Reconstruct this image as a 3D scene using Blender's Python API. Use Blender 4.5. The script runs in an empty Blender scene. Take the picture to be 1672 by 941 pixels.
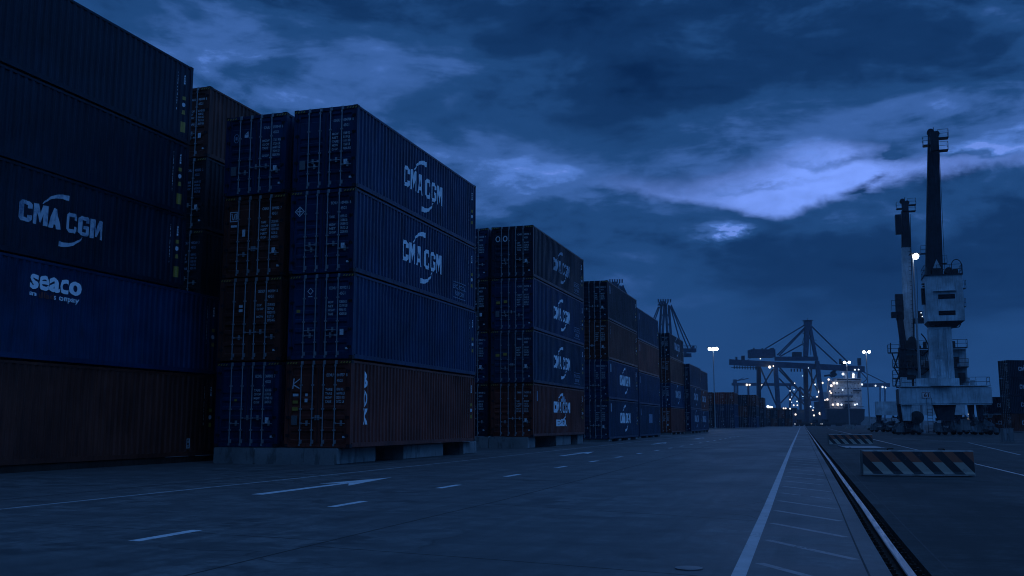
import bpy, bmesh, math, random
from mathutils import Vector, Matrix
random.seed(7)
R = math.radians
sc = bpy.context.scene
col = sc.collection
PI = math.pi

# ------------------------------------------------------------------ camera
EYE = 1.36
F_PX, CX, CY, HOR, VPX = 1580.0, 836.0, 470.5, 691.0, 1338.0
PITCH = math.atan((HOR - CY) / F_PX)
YAW = math.atan((VPX - CX) / math.hypot(F_PX, HOR - CY))
cam_d = bpy.data.cameras.new('camera')
cam = bpy.data.objects.new('camera', cam_d); col.objects.link(cam)
cam.location = (0, 0, EYE)
cam.rotation_euler = (PI / 2 + PITCH, 0, YAW)
cam_d.sensor_width = 36; cam_d.lens = 36 * F_PX / 1672
cam_d.clip_start = 0.1; cam_d.clip_end = 6000
sc.camera = cam

FH = Vector((-math.sin(YAW), math.cos(YAW), 0)); RT = Vector((math.cos(YAW), math.sin(YAW), 0))
def survey(px, py, D):
    """photo measurement -> (metres right, metres ahead, height) for a thing standing D metres away"""
    fw = D_fw = math.cos(PITCH) * F_PX + math.sin(PITCH) * (py - CY)
    t = D / fw
    zz = math.sin(PITCH) * F_PX - math.cos(PITCH) * (py - CY)
    return Vector(((px - CX) * t, D, EYE + zz * t))
def world(v): return RT * v.x + FH * v.y + Vector((0, 0, v.z))

# ------------------------------------------------------------------ mesh helper
class MB:
    def __init__(s): s.v = []; s.f = []; s.m = []; s.sm = []
    def add(s, vs, fs, m=0, smooth=False):
        b = len(s.v); s.v += [tuple(v) for v in vs]
        for f in fs: s.f.append([b + i for i in f]); s.m.append(m); s.sm.append(smooth)
    def box(s, x0, x1, y0, y1, z0, z1, m=0):
        s.add([(x0,y0,z0),(x1,y0,z0),(x1,y1,z0),(x0,y1,z0),(x0,y0,z1),(x1,y0,z1),(x1,y1,z1),(x0,y1,z1)],
              [(0,3,2,1),(4,5,6,7),(0,1,5,4),(1,2,6,5),(2,3,7,6),(3,0,4,7)], m)
    def bar(s, p, q, r, r2=None, n=8, m=0, smooth=True, cap=True):
        p = Vector(p); q = Vector(q); r2 = r if r2 is None else r2
        d = (q - p)
        if d.length < 1e-6: return
        d.normalize()
        a = d.orthogonal().normalized(); b = d.cross(a)
        vs = []
        for i in range(n):
            t = 2 * PI * i / n; o = a * math.cos(t) + b * math.sin(t)
            vs.append(p + o * r)
        for i in range(n):
            t = 2 * PI * i / n; o = a * math.cos(t) + b * math.sin(t)
            vs.append(q + o * r2)
        s.add(vs, [(i, (i + 1) % n, n + (i + 1) % n, n + i) for i in range(n)], m, smooth)
        if cap: s.add(vs, [tuple(range(n - 1, -1, -1)), tuple(range(n, 2 * n))], m)
    def beam(s, p, q, w, h, w2=None, h2=None, m=0):
        """rectangular (tapered) beam from p to q; w sideways, h the other way"""
        p = Vector(p); q = Vector(q); w2 = w if w2 is None else w2; h2 = h if h2 is None else h2
        d = (q - p).normalized()
        side = Vector((0, 1, 0)) if abs(d.y) < .8 else Vector((1, 0, 0))
        a = d.cross(side).normalized(); b = a.cross(d).normalized()
        vs = []
        for (c, ww, hh) in ((p, w, h), (q, w2, h2)):
            for sx, sy in ((-1,-1),(1,-1),(1,1),(-1,1)): vs.append(c + a * sx * ww / 2 + b * sy * hh / 2)
        s.add(vs, [(0,3,2,1),(4,5,6,7),(0,1,5,4),(1,2,6,5),(2,3,7,6),(3,0,4,7)], m)
    def ball(s, c, r, m=0, n=8):
        vs = []; fs = []
        c = Vector(c); k = n // 2
        for j in range(k + 1):
            ph = PI * j / k
            for i in range(n):
                t = 2 * PI * i / n
                vs.append(c + Vector((math.sin(ph) * math.cos(t), math.sin(ph) * math.sin(t), math.cos(ph))) * r)
        for j in range(k):
            for i in range(n):
                fs.append((j*n+i, (j+1)*n+i, (j+1)*n+(i+1)%n, j*n+(i+1)%n))
        s.add(vs, fs, m, True)
    def prism(s, pts, axis, a0, a1, m=0):
        """polygon pts (u,v) extruded along axis from a0 to a1; axis y: (u,a,v); axis x: (a,u,v); axis z: (u,v,a)"""
        def P(u, v, a): return (u, a, v) if axis == 'y' else ((a, u, v) if axis == 'x' else (u, v, a))
        n = len(pts)
        vs = [P(u, v, a0) for u, v in pts] + [P(u, v, a1) for u, v in pts]
        s.add(vs, [(i, (i+1) % n, n + (i+1) % n, n + i) for i in range(n)] + [tuple(range(n-1,-1,-1)), tuple(range(n, 2*n))], m)
    def rail(s, pts, h=1.0, r=.025, posts=True):
        """guard railing along a polyline of deck points"""
        for p, q in zip(pts[:-1], pts[1:]):
            p = Vector(p); q = Vector(q)
            for k in (.5, 1.0): s.bar(p + Vector((0,0,h*k)), q + Vector((0,0,h*k)), r, n=4)
            n = max(1, int((q - p).length / 1.3))
            for i in range(n + 1):
                c = p.lerp(q, i / n); s.bar(c, c + Vector((0,0,h)), r, n=4)
    def mesh(s, name, mats):
        me = bpy.data.meshes.new(name)
        me.from_pydata(s.v, [], s.f)
        bm = bmesh.new(); bm.from_mesh(me); bmesh.ops.recalc_face_normals(bm, faces=bm.faces)
        bm.to_mesh(me); bm.free()
        for mt in mats: me.materials.append(mt)
        me.polygons.foreach_set('material_index', s.m)
        me.polygons.foreach_set('use_smooth', s.sm)
        me.update()
        return me
    def build(s, name, mats, parent=None, loc=None):
        if not isinstance(mats, (list, tuple)): mats = [mats]
        o = bpy.data.objects.new(name, s.mesh(name, mats)); col.objects.link(o)
        if parent: o.parent = parent
        if loc: o.location = loc
        return o

def put(name, me, parent=None):
    o = bpy.data.objects.new(name, me); col.objects.link(o)
    if parent: o.parent = parent
    return o
def tag(o, label=None, cat=None, group=None, kind=None):
    if label: o['label'] = label
    if cat: o['category'] = cat
    if group: o['group'] = group
    if kind: o['kind'] = kind
    return o
def thing(name, loc, rz, label, cat, group=None):
    o = bpy.data.objects.new(name, None); col.objects.link(o); o.empty_display_size = .3
    o.location = loc; o.rotation_euler = (0, 0, rz)
    return tag(o, label, cat, group)
def copy_tree(o, parent=None):
    c = o.copy(); col.objects.link(c)
    if parent: c.parent = parent
    for ch in list(o.children): copy_tree(ch, c)
    return c

# ------------------------------------------------------------------ materials
class NT:
    def __init__(s, nt): s.nt = nt; s.n = nt.nodes; s.l = nt.links
    def node(s, t, **kw):
        x = s.n.new(t)
        for k, v in kw.items(): setattr(x, k, v)
        return x
    def inp(s, node, i, v):
        if hasattr(v, 'is_output') or isinstance(v, bpy.types.NodeSocket): s.l.new(v, node.inputs[i])
        else: node.inputs[i].default_value = v
    def math(s, op, a, b=None, c=None, clamp=False):
        x = s.node('ShaderNodeMath', operation=op, use_clamp=clamp)
        s.inp(x, 0, a)
        if b is not None: s.inp(x, 1, b)
        if c is not None: s.inp(x, 2, c)
        return x.outputs[0]
    def noise(s, vec, scale, detail=4, rough=.55, dist=0.0):
        x = s.node('ShaderNodeTexNoise'); s.l.new(vec, x.inputs['Vector'])
        x.inputs['Scale'].default_value = scale; x.inputs['Detail'].default_value = detail
        x.inputs['Roughness'].default_value = rough; x.inputs['Distortion'].default_value = dist
        return x.outputs['Fac']
    def mapr(s, v, a, b, c=0., d=1., smooth=False):
        x = s.node('ShaderNodeMapRange'); x.clamp = True
        if smooth: x.interpolation_type = 'SMOOTHSTEP'
        for i, q in enumerate((v, a, b, c, d)): s.inp(x, i, q)
        return x.outputs[0]
    def mix(s, f, a, b, mode='MIX'):
        x = s.node('ShaderNodeMix', data_type='RGBA', blend_type=mode); x.clamp_factor = True
        s.inp(x, 0, f)
        for i, q in ((6, a), (7, b)):
            if isinstance(q, (tuple, list)): q = (*q[:3], 1.0)
            s.inp(x, i, q)
        return x.outputs[2]
    def scale(s, vec, sc_):
        x = s.node('ShaderNodeVectorMath', operation='MULTIPLY'); s.l.new(vec, x.inputs[0]); x.inputs[1].default_value = sc_
        return x.outputs[0]
    def addv(s, vec, v2):
        x = s.node('ShaderNodeVectorMath', operation='ADD'); s.l.new(vec, x.inputs[0]); s.inp(x, 1, v2)
        return x.outputs[0]

MATS = {}
def new_mat(name):
    m = bpy.data.materials.new(name); m.use_nodes = True
    nt = NT(m.node_tree); b = m.node_tree.nodes['Principled BSDF']
    MATS[name] = m
    return m, nt, b
def coords(nt, per_object=True):
    tc = nt.node('ShaderNodeTexCoord').outputs['Object']
    if per_object:
        oi = nt.node('ShaderNodeObjectInfo').outputs['Random']
        k = nt.math('MULTIPLY', oi, 37.0)
        cb = nt.node('ShaderNodeCombineXYZ'); nt.inp(cb, 0, k); nt.inp(cb, 1, k); nt.inp(cb, 2, 0.0)
        return nt.addv(tc, cb.outputs[0])
    return tc
def bump(nt, b, h, strength=.3, dist=.01):
    x = nt.node('ShaderNodeBump'); x.inputs['Strength'].default_value = strength; x.inputs['Distance'].default_value = dist
    nt.l.new(h, x.inputs['Height']); nt.l.new(x.outputs[0], b.inputs['Normal'])

def paint(name, c, rust=.35, rough=.34, dirt=.5, spec=.19):
    """weathered coil paint: fading, vertical dirt streaks, rust spots"""
    m, nt, b = new_mat(name)
    v = coords(nt)
    big = nt.noise(v, .55, 4, .6)
    streak = nt.noise(nt.scale(v, (5, 5, .35)), 1.6, 5, .6)
    fine = nt.noise(v, 9, 6, .65)
    c1 = tuple(x * .58 for x in c); c2 = tuple(min(1, x * 1.35 + .004) for x in c)
    base = nt.mix(nt.mapr(big, .3, .7), c1, c2)
    sm = nt.math('MULTIPLY', nt.mapr(streak, .48, .66), min(1, dirt * 1.5))
    base = nt.mix(sm, base, tuple(x * .35 + .002 for x in c))
    rs = nt.math('MULTIPLY', nt.mapr(nt.math('ADD', nt.math('MULTIPLY', fine, .6), nt.math('MULTIPLY', streak, .4)), .60, .70), rust)
    base = nt.mix(rs, base, (.06, .028, .016))
    nt.l.new(base, b.inputs['Base Color'])
    nt.l.new(nt.mapr(nt.math('ADD', fine, streak), .7, 1.3, rough - .08, rough + .2), b.inputs['Roughness'])
    b.inputs['Specular IOR Level'].default_value = spec
    bump(nt, b, nt.noise(v, 3.2, 3, .5), .12, .02)
    return m
def plain(name, c, rough=.6, metal=0.0, var=.25, scale=4.0, spec=.5):
    m, nt, b = new_mat(name)
    v = coords(nt)
    n = nt.noise(v, scale, 5, .6)
    nt.l.new(nt.mix(nt.mapr(n, .3, .7), tuple(x * (1 - var) for x in c), tuple(min(1, x * (1 + var)) for x in c)), b.inputs['Base Color'])
    nt.l.new(nt.mapr(n, .3, .7, max(.05, rough - .08), min(1, rough + .1)), b.inputs['Roughness'])
    b.inputs['Metallic'].default_value = metal; b.inputs['Specular IOR Level'].default_value = spec
    return m
def lamp(name, c, s):
    m, nt, b = new_mat(name)
    b.inputs['Base Color'].default_value = (.8, .8, .8, 1)
    b.inputs['Emission Color'].default_value = (*c, 1); b.inputs['Emission Strength'].default_value = s
    return m
def worn(name, c, under, rough=.6, lo=.47, hi=.6, scale=6):
    """paint with chipped patches showing what lies under it"""
    m, nt, b = new_mat(name)
    v = coords(nt)
    n = nt.noise(v, scale, 7, .7)
    n2 = nt.noise(v, scale * .2, 3, .6)
    f = nt.mapr(nt.math('ADD', nt.math('MULTIPLY', n, .65), nt.math('MULTIPLY', n2, .35)), lo, hi)
    nt.l.new(nt.mix(f, c, under), b.inputs['Base Color'])
    b.inputs['Roughness'].default_value = rough
    return m

BLUE = paint('blue_container_paint', (.0032, .029, .080))
NAVY = paint('navy_container_paint', (.0032, .0135, .029))
BRIGHT = paint('bright_blue_container_paint', (.0024, .031, .084), rust=.2, dirt=.35)
TEAL = paint('slate_blue_container_paint', (.0065, .033, .072))
BROWN = paint('brown_container_paint', (.16, .036, .023))
RUSSET = paint('dark_brown_container_paint', (.105, .029, .018))
SHADE = paint('shaded_navy_container_paint', (0.0024, 0.0053, 0.0091))  # navy darkened so the colour carries the shade on the stack behind
GALV = plain('galvanised_steel', (.30, .31, .32), .42, .35, .2, 12)
RUBBER = plain('black_rubber', (.015, .015, .016), .8)
CASTING = paint('casting_paint', (0.0108, 0.0108, 0.0144), rust=.6)
WHITE = worn('white_vinyl_lettering', (.90, .90, .90), (.05, .10, .20), lo=.58, hi=.72, scale=5)
DULLWHITE = plain('dull_white_lettering', (.44, .45, .46), .6, 0, .35, 9)
WORNWHITE = worn('peeling_white_lettering', (.52, .56, .60), (.04, .09, .18), lo=.47, hi=.66, scale=5)
FADED = worn('faded_lettering', (.26, .31, .40), (.05, .10, .18), lo=.46, hi=.68, scale=6)
REDMARK = plain('red_lettering', (0.176, 0.04, 0.028), .6)
YELLOW = plain('yellow_placard', (0.372, 0.24, 0.036), .5, 0, .25, 20)
STICKER = plain('pale_sticker', (.62, .64, .66), .5, 0, .3, 25)
GREYSTICK = plain('grey_plate', (0.154, 0.161, 0.168), .5, .3, .3, 25)
def road_paint(name, c, lo, hi, scale):
    m, nt, b = new_mat(name)
    v = coords(nt, False)
    n = nt.noise(v, scale, 8, .75); n2 = nt.noise(v, scale * .12, 3, .6)
    f = nt.mapr(nt.math('ADD', nt.math('MULTIPLY', n, .6), nt.math('MULTIPLY', n2, .4)), lo, hi, 1, 0)
    nt.l.new(nt.mix(nt.mapr(nt.noise(v, 3, 4), .3, .7), tuple(x * .7 for x in c), c), b.inputs['Base Color'])
    b.inputs['Roughness'].default_value = .42
    nt.l.new(f, b.inputs['Alpha'])
    return m
ROADWHITE = road_paint('worn_road_paint', (.62, .63, .64), .55, .65, 9)
LINEWHITE = road_paint('old_white_line_paint', (.34, .345, .35), .56, .66, 9)
FAINTWHITE = road_paint('faded_road_paint', (.16, .162, .165), .52, .67, 9)
TAR = plain('joint_sealant', (.008, .008, .0085), .75, 0, .3, 6)
CRANEGREY = paint('grey_crane_paint', (.46, .56, .60), rust=.3, rough=.5, dirt=.3)
CRANEDARK = paint('dark_crane_paint', (0.0225, 0.03, 0.0425), rust=.3, rough=.5)
GANTRY = paint('blue_gantry_paint', (0.0315, 0.0585, 0.108), rust=.15, rough=.5, dirt=.25)
MACHINE = paint('greasy_machinery', (0.042, 0.045, 0.048), rust=.5, rough=.5)
BOGIEGREY = paint('bogie_paint', (.17, .19, .205), rust=.5, rough=.5, dirt=.8)
GLASSDARK = plain('dark_window_glass', (.008, .010, .014), .08, 0, .1)
SHIPWHITE = paint('white_ship_paint', (0.518, 0.532, 0.546), rust=.12, dirt=.25)
HULL = paint('dark_hull_paint', (0.021, 0.0245, 0.035), rust=.3)
STRIPED_DARK = worn('barrier_black', (.016, .017, .02), (.10, .10, .10), lo=.58, hi=.66, scale=5)
STRIPED_RED = worn('barrier_red', (.27, .078, .042), (.17, .16, .15), lo=.56, hi=.66, scale=4)
STRIPED_WHITE = worn('barrier_white', (.34, .30, .24), (.13, .13, .13), lo=.56, hi=.66, scale=4)
CABINET = paint('pale_cabinet_paint', (0.2228, 0.2277, 0.2327), rust=.25)
LAMPMAT = lamp('cold_lamp', (.72, .84, 1.0), 16)
LAMPFAR = lamp('cold_small_lamp', (.75, .86, 1.0), 1.9)
WARMFAR = lamp('warm_small_lamp', (1.0, .82, .66), 1.7)

def concrete(name, c, scale=1.0, stains=True):
    m, nt, b = new_mat(name)
    v = coords(nt)
    n1 = nt.noise(v, .9 * scale, 5, .6); n2 = nt.noise(v, 14 * scale, 6, .7); n3 = nt.noise(nt.scale(v, (2, 2, .6)), 1.7 * scale, 4, .6)
    base = nt.mix(nt.mapr(n1, .3, .7), tuple(x * .65 for x in c), tuple(x * 1.15 for x in c))
    base = nt.mix(nt.math('MULTIPLY', nt.mapr(n2, .5, .75), .4), base, tuple(x * .45 for x in c))
    if stains: base = nt.mix(nt.math('MULTIPLY', nt.mapr(n3, .53, .62), .65), base, tuple(x * .28 for x in c))
    nt.l.new(base, b.inputs['Base Color']); b.inputs['Roughness'].default_value = .85
    bump(nt, b, n2, .35, .015)
    return m
CONC = concrete('weathered_concrete', (0.231, 0.2283, 0.22))

def ground_material():
    m, nt, b = new_mat('yard_concrete')
    v = nt.node('ShaderNodeTexCoord').outputs['Object']
    huge = nt.noise(v, .06, 4, .55)
    big = nt.noise(nt.scale(v, (1, .45, 1)), .35, 5, .6, .4)
    mid = nt.noise(v, 1.6, 6, .65)
    fine = nt.noise(v, 7, 8, .8)
    grit = nt.noise(v, 120, 3, .7)
    tyre = nt.noise(nt.scale(v, (2.2, .05, 1)), 1.0, 4, .6)
    cross = nt.noise(nt.scale(v, (.12, 1.1, 1)), .9, 4, .6)
    base = nt.mix(nt.mapr(big, .36, .62), (0.054, 0.055, 0.0561), (0.1187, 0.1194, 0.118))
    base = nt.mix(nt.math('MULTIPLY', nt.mapr(mid, .44, .57), .85), base, (0.0396, 0.0403, 0.0409))
    base = nt.mix(nt.math('MULTIPLY', nt.mapr(tyre, .50, .62), .6), base, (0.0341, 0.0349, 0.036))
    base = nt.mix(nt.math('MULTIPLY', nt.mapr(cross, .54, .62), .6), base, (0.0341, 0.0349, 0.036))
    spots = nt.mapr(nt.noise(v, .8, 4, .6), .60, .66)
    base = nt.mix(nt.math('MULTIPLY', spots, .75), base, (0.0162, 0.0166, 0.0173))
    base = nt.mix(nt.math('MULTIPLY', nt.mapr(fine, .44, .60), .7), base, (0.036, 0.036, 0.036))
    base = nt.mix(nt.math('MULTIPLY', nt.mapr(grit, .58, .7), .5), base, (0.1079, 0.1079, 0.1043))
    vo = nt.node('ShaderNodeTexVoronoi', feature='DISTANCE_TO_EDGE'); vo.inputs['Scale'].default_value = .16
    warp = nt.node('ShaderNodeTexNoise'); warp.inputs['Scale'].default_value = .8; warp.inputs['Detail'].default_value = 5
    nt.l.new(v, warp.inputs['Vector'])
    nt.l.new(nt.addv(v, nt.scale(warp.outputs['Color'], (1.6, 1.6, 0))), vo.inputs['Vector'])
    crack = nt.mapr(vo.outputs['Distance'], 0.0, .0055, 1, 0)
    cm = nt.math('MULTIPLY', crack, nt.mapr(nt.noise(v, .11, 2), .46, .54))
    base = nt.mix(nt.math('MULTIPLY', cm, .8), base, (0.0072, 0.0072, 0.0072))
    # the ground beyond the rail is darker, rougher and less glossy
    sx = nt.node('ShaderNodeSeparateXYZ'); nt.l.new(v, sx.inputs[0])
    far_side = nt.mapr(nt.math('ADD', sx.outputs[0], nt.math('MULTIPLY', sx.outputs[1], .0155)), .99, 1.0)
    base = nt.mix(far_side, base, nt.mix(.45, base, (0.0065, 0.0068, 0.0072)))
    nt.l.new(base, b.inputs['Base Color'])
    rg = nt.mapr(nt.math('ADD', nt.math('MULTIPLY', big, .6), nt.math('MULTIPLY', mid, .4)), .35, .65, .66, .46)
    rg = nt.math('ADD', rg, nt.math('MULTIPLY', far_side, .25))
    nt.l.new(rg, b.inputs['Roughness'])
    nt.l.new(nt.mapr(far_side, 0, 1, .55, .16), b.inputs['Specular IOR Level'])
    hh = nt.math('ADD', nt.math('MULTIPLY', fine, .7), nt.math('SUBTRACT', nt.math('MULTIPLY', grit, .25), cm))
    bump(nt, b, hh, .2, .010)
    return m
GROUND = ground_material()

def rail_material():
    m, nt, b = new_mat('polished_rail_steel')
    v = nt.node('ShaderNodeTexCoord').outputs['Object']
    n = nt.noise(nt.scale(v, (6, .4, 1)), 3, 5, .6)
    nt.l.new(nt.mix(nt.mapr(n, .4, .7), (.46, .465, .47), (.2, .195, .19)), b.inputs['Base Color'])
    b.inputs['Metallic'].default_value = 1; nt.l.new(nt.mapr(n, .3, .7, .26, .42), b.inputs['Roughness'])
    return m
RAILSTEEL = rail_material()
RUSTED = paint('rusted_rail_side', (0.036, 0.024, 0.018), rust=.6, rough=.75)
def water_material():
    m, nt, b = new_mat('harbour_water')
    v = nt.node('ShaderNodeTexCoord').outputs['Object']
    b.inputs['Base Color'].default_value = (.008, .018, .03, 1); b.inputs['Roughness'].default_value = .12
    bump(nt, b, nt.noise(nt.scale(v, (.25, .6, 1)), 1, 5, .6), .6, .3)
    return m
WATER = water_material()
HILL = plain('far_shore_scrub', (.03, .035, .03), .9, 0, .4, .02)

# ------------------------------------------------------------------ the yard ground with its two rail grooves
def rail_x(y):
    pts = [(-40, 1.45), (0, .92), (9.6, .74), (11.9, .70), (13.9, .67), (17, .63), (22.7, .535), (36.2, .32), (55.3, .0), (90, -.55), (182, -2.02), (420, -5.8), (660, -9.6)]
    for (y0, x0), (y1, x1) in zip(pts[:-1], pts[1:]):
        if y <= y1: return x0 + (x1 - x0) * (y - y0) / (y1 - y0)
    return pts[-1][1]
def rail2_x(y): return 5.45 - .0135 * y
STN = [-40, -10, 0, 6, 9.6, 11.9, 13.9, 17, 20, 22.7, 29, 36.2, 45, 55.3, 70, 90, 130, 182, 260, 420, 660]
g = MB(); rows = []
for y in STN:
    c = rail_x(y); d = rail2_x(y)
    rows.append([(-420, y, 0), (c-.17, y, 0), (c-.17, y, -.13), (c+.17, y, -.13), (c+.17, y, 0), (d-.1, y, 0), (d-.1, y, -.1), (d+.1, y, -.1), (d+.1, y, 0), (420, y, 0)])
vs = [p for r in rows for p in r]; n = 10
fs = []
for j in range(len(rows) - 1):
    for i in range(n - 1): fs.append((j*n+i, j*n+i+1, (j+1)*n+i+1, (j+1)*n+i))
g.add(vs, fs)
k = len(rows) - 1
g.add([(-420, 660, 0), (420, 660, 0), (420, 660, -4), (-420, 660, -4)], [(0, 1, 2, 3)])
for q_ in range(len(g.m) - 1):
    if q_ % 9 in (1, 2, 3, 5, 6, 7): g.m[q_] = 1
yard = tag(g.build('ground', [GROUND, RUSTED]), 'dark stained concrete yard floor with worn painted lane markings', 'ground', kind='structure')
w = MB(); w.add([(-1500, -300, -2.4), (1500, -300, -2.4), (1500, 1560, -2.4), (-1500, 1560, -2.4)], [(0, 1, 2, 3)])
tag(w.build('water', WATER), 'dark harbour water beyond the quay edge', 'water', kind='structure')
hb = MB(); pts = []
for i in range(61):
    x = -1480 + i * 2960 / 60
    pts.append((x, 7 + 5 * math.sin(i * .7) + 4 * math.sin(i * .23 + 1) + random.uniform(-1, 1)))
vs = [(x, 1480, -3) for x, z in pts] + [(x, 1515, max(2, z)) for x, z in pts] + [(x, 1550, -3) for x, z in pts]; q = len(pts)
hb.add(vs, [(j*q+i, j*q+i+1, (j+1)*q+i+1, (j+1)*q+i) for j in range(2) for i in range(q-1)])
tag(hb.build('hills', HILL), 'low dark far shore across the harbour', 'hills', kind='structure')

def strip(name, pts, wd, mat, z=.0015):
    """a painted strip of width wd along ground points, a part of the yard floor"""
    m = MB(); vs = []
    P = [Vector((x, y, 0)) for x, y in pts]
    for i, p in enumerate(P):
        a = P[max(0, i-1)]; b = P[min(len(P)-1, i+1)]
        d = (b - a).normalized(); s = Vector((d.y, -d.x, 0))
        vs += [p - s * wd / 2 + Vector((0,0,z)), p + s * wd / 2 + Vector((0,0,z))]
    m.add(vs, [(2*i, 2*i+1, 2*i+3, 2*i+2) for i in range(len(P)-1)])
    return m.build(name, mat, yard)
# left edge line, the dashed lane line, the arrows, the white line and the hatching beside the rail
strip('edge_line', [(-12.75, -5), (-12.5, 12.7), (-12.4, 30), (-12.65, 55), (-12.9, 72), (-13.2, 120), (-13.9, 200)], .11, LINEWHITE)
for i, y in enumerate([.0, 4.85, 9.7, 14.55, 19.35, 24.0, 29.1, 33.9, 38.6, 43.5, 48.6, 53.4, 58.2, 63, 68, 73, 78, 83, 88, 93, 98, 103]):
    x = -7.62 - .0045 * y
    strip('lane_dash', [(x, y), (x, y + 1.22)], .16, ROADWHITE)
for y in (-9, 16.6, 39.8, 63, 86):
    a = MB(); x = -10.35
    a.add([(x-.13, y, .003), (x+.13, y, .003), (x+.10, y+3.6, .003), (x-.10, y+3.6, .003)], [(0, 1, 2, 3)])
    a.add([(x-.48, y+3.3, .004), (x-.1, y+3.62, .004), (x+.1, y+3.62, .004), (x+.46, y+2.9, .004), (x, y+6.2, .004)], [(0, 1, 2, 3, 4)])
    a.build('arrow_marking', ROADWHITE, yard)
strip('white_line', [(-.56, -10), (-.62, 0), (-.75, 9.1), (-.86, 16.4), (-1.2, 35.6), (-1.62, 60), (-3.1, 152), (-6, 330)], .13, LINEWHITE)
y = 2.2
while y < 62:
    wx = -.66 - .0157 * (y - 3)
    strip('hatch_line', [(wx + .15, y), (rail_x(y - 1.1) - .42, y - 1.45)], .10, FAINTWHITE)
    y += 1.93 + .006 * y
strip('far_line', [(9.9, 75), (8.2, 47)], .14, FAINTWHITE)
strip('far_line', [(6.2, 92), (11.5, 70), (18, 52)], .12, FAINTWHITE)
# joints between the slabs
strip('slab_joint', [(-5.35, -8), (-5.5, 7.6), (-5.5, 12), (-5.45, 16.7), (-5.7, 31.9), (-6.4, 59), (-7.3, 110), (-8, 200)], .035, TAR, .0008)
strip('slab_joint', [(rail_x(v) - .37, v) for v in STN[:17]], .02, TAR, .0008)
strip('slab_joint', [(rail_x(v) + .36, v) for v in STN[:17]], .02, TAR, .0008)
for (x0, y0, x1, y1) in [(-5.4, 9.9, -.85, 9.0), (-5.4, 15.9, -.95, 14.3), (-5.4, 24.1, -1.15, 22.1), (-5.7, 34.5, -1.3, 33), (-6.2, 50, -1.6, 48), (-14.5, 11.5, -5.5, 10.4), (-16, 24.6, -5.6, 22.4), (-6.6, 70, -1.9, 67)]:
    strip('slab_joint', [(x0, y0), ((x0+x1)/2, (y0+y1)/2 + .04), (x1, y1)], .022, TAR, .001)
for v in [11, 13.4, 16.2, 20, 25, 31, 39]:
    strip('slab_joint', [(rail_x(v) + .37, v), (rail_x(v) + 4.2, v - .5)], .02, TAR, .001)
strip('slab_joint', [(-14.2, -2), (-14, 14), (-14.1, 26), (-13.8, 44)], .06, TAR, .0008)

# rails
def make_rail(fx, y0, y1, label, clips):
    t = thing('crane_rail', (0, 0, 0), 0, label, 'rail', 'crane rails sunk in the yard floor')
    ys = [v for v in STN if y0 <= v <= y1]
    prof = [(-.075, -.115), (-.075, -.10), (-.02, -.085), (-.02, -.035), (-.042, -.03), (-.042, -.004), (-.034, .004), (.034, .004), (.042, -.004), (.042, -.03), (.02, -.035), (.02, -.085), (.075, -.10), (.075, -.115)]
    b = MB(); vs = [(fx(v) + px, v, pz) for v in ys for px, pz in prof]; n = len(prof)
    for j in range(len(ys) - 1):
        for i in range(n - 1):
            b.add([], []); b.f.append([j*n+i, j*n+i+1, (j+1)*n+i+1, (j+1)*n+i]); b.m.append(1 if 4 < i < 8 else 0); b.sm.append(False)
    b.v = vs
    b.build('rail_head', [RUSTED, RAILSTEEL], t)
    if clips:
        c = MB(); c.box(-.045, .045, -.06, .06, -.128, -.075); c.box(-.03, .03, -.03, .03, -.075, -.04); c.bar((0, 0, -.04), (0, 0, -.012), .014, n=6)
        me = c.mesh('rail_clip', [RUSTED]); y = 8.9
        while y < 31:
            for s in (-1, 1):
                o = put('rail_clip', me, t); o.location = (fx(y) + s * .115, y, 0)
            y += .46
    return t
make_rail(rail_x, -10, 660, 'shiny crane rail in its groove beside the hatched white line', True)
make_rail(rail2_x, -10, 260, 'second dull crane rail beyond the striped barriers', False)

# ------------------------------------------------------------------ containers
CW = 2.438
PITCHC, DEEP = .278, .040
def corr(y, L):
    """depth of the corrugated wall below its outer face at distance y along it"""
    if y < .12 or y > L - .12: return 0.0
    u = ((y - .12) % PITCHC)
    if u < .084: return 0.0
    if u < .134: return -DEEP * (u - .084) / .05
    if u < .228: return -DEEP
    return -DEEP * (.278 - u) / .05
def corr_breaks(L):
    b = []; y = .12
    while y < L - .12 - .0001:
        for k in (0, .084, .134, .228):
            if y + k < L - .12: b.append(y + k)
        y += PITCHC
    return b
XW = CW / 2 - .004
MESHES = {}
def cmesh(key, fn):
    if key not in MESHES: MESHES[key] = fn()
    return MESHES[key]
def side_mesh(H, L, mat, sign, seed=0):
    """corrugated wall, knocked in by a few millimetres here and there"""
    def f():
        m = MB(); br = corr_breaks(L); z0, z1 = .155, H - .085; NZ = 7
        rnd = random.Random(seed * 7 + int(H * 100)); dents = [(rnd.uniform(.6, L - .6), rnd.uniform(.4, H - .4), rnd.uniform(.25, .9), rnd.uniform(.004, .022)) for _ in range(16)]
        prof = [(.1, 0.0)] + [(y, corr(y, L)) for y in br] + [(L - .1, 0.0)]
        vs = []
        for y, d in prof:
            for k in range(NZ + 1):
                z = z0 + (z1 - z0) * k / NZ; q = 0.0
                if 0 < k < NZ:
                    for a, b, r_, h in dents: q += h * math.exp(-((y - a) ** 2 + (z - b) ** 2) / (r_ * r_))
                vs.append((sign * (XW + d - min(q, .03)), y, z))
        n = NZ + 1
        m.add(vs, [(i*n+k, (i+1)*n+k, (i+1)*n+k+1, i*n+k+1) for i in range(len(prof)-1) for k in range(NZ)])
        return m.mesh('side_wall', [mat])
    return cmesh(('side', H, L, mat.name, sign, seed), f)
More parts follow.
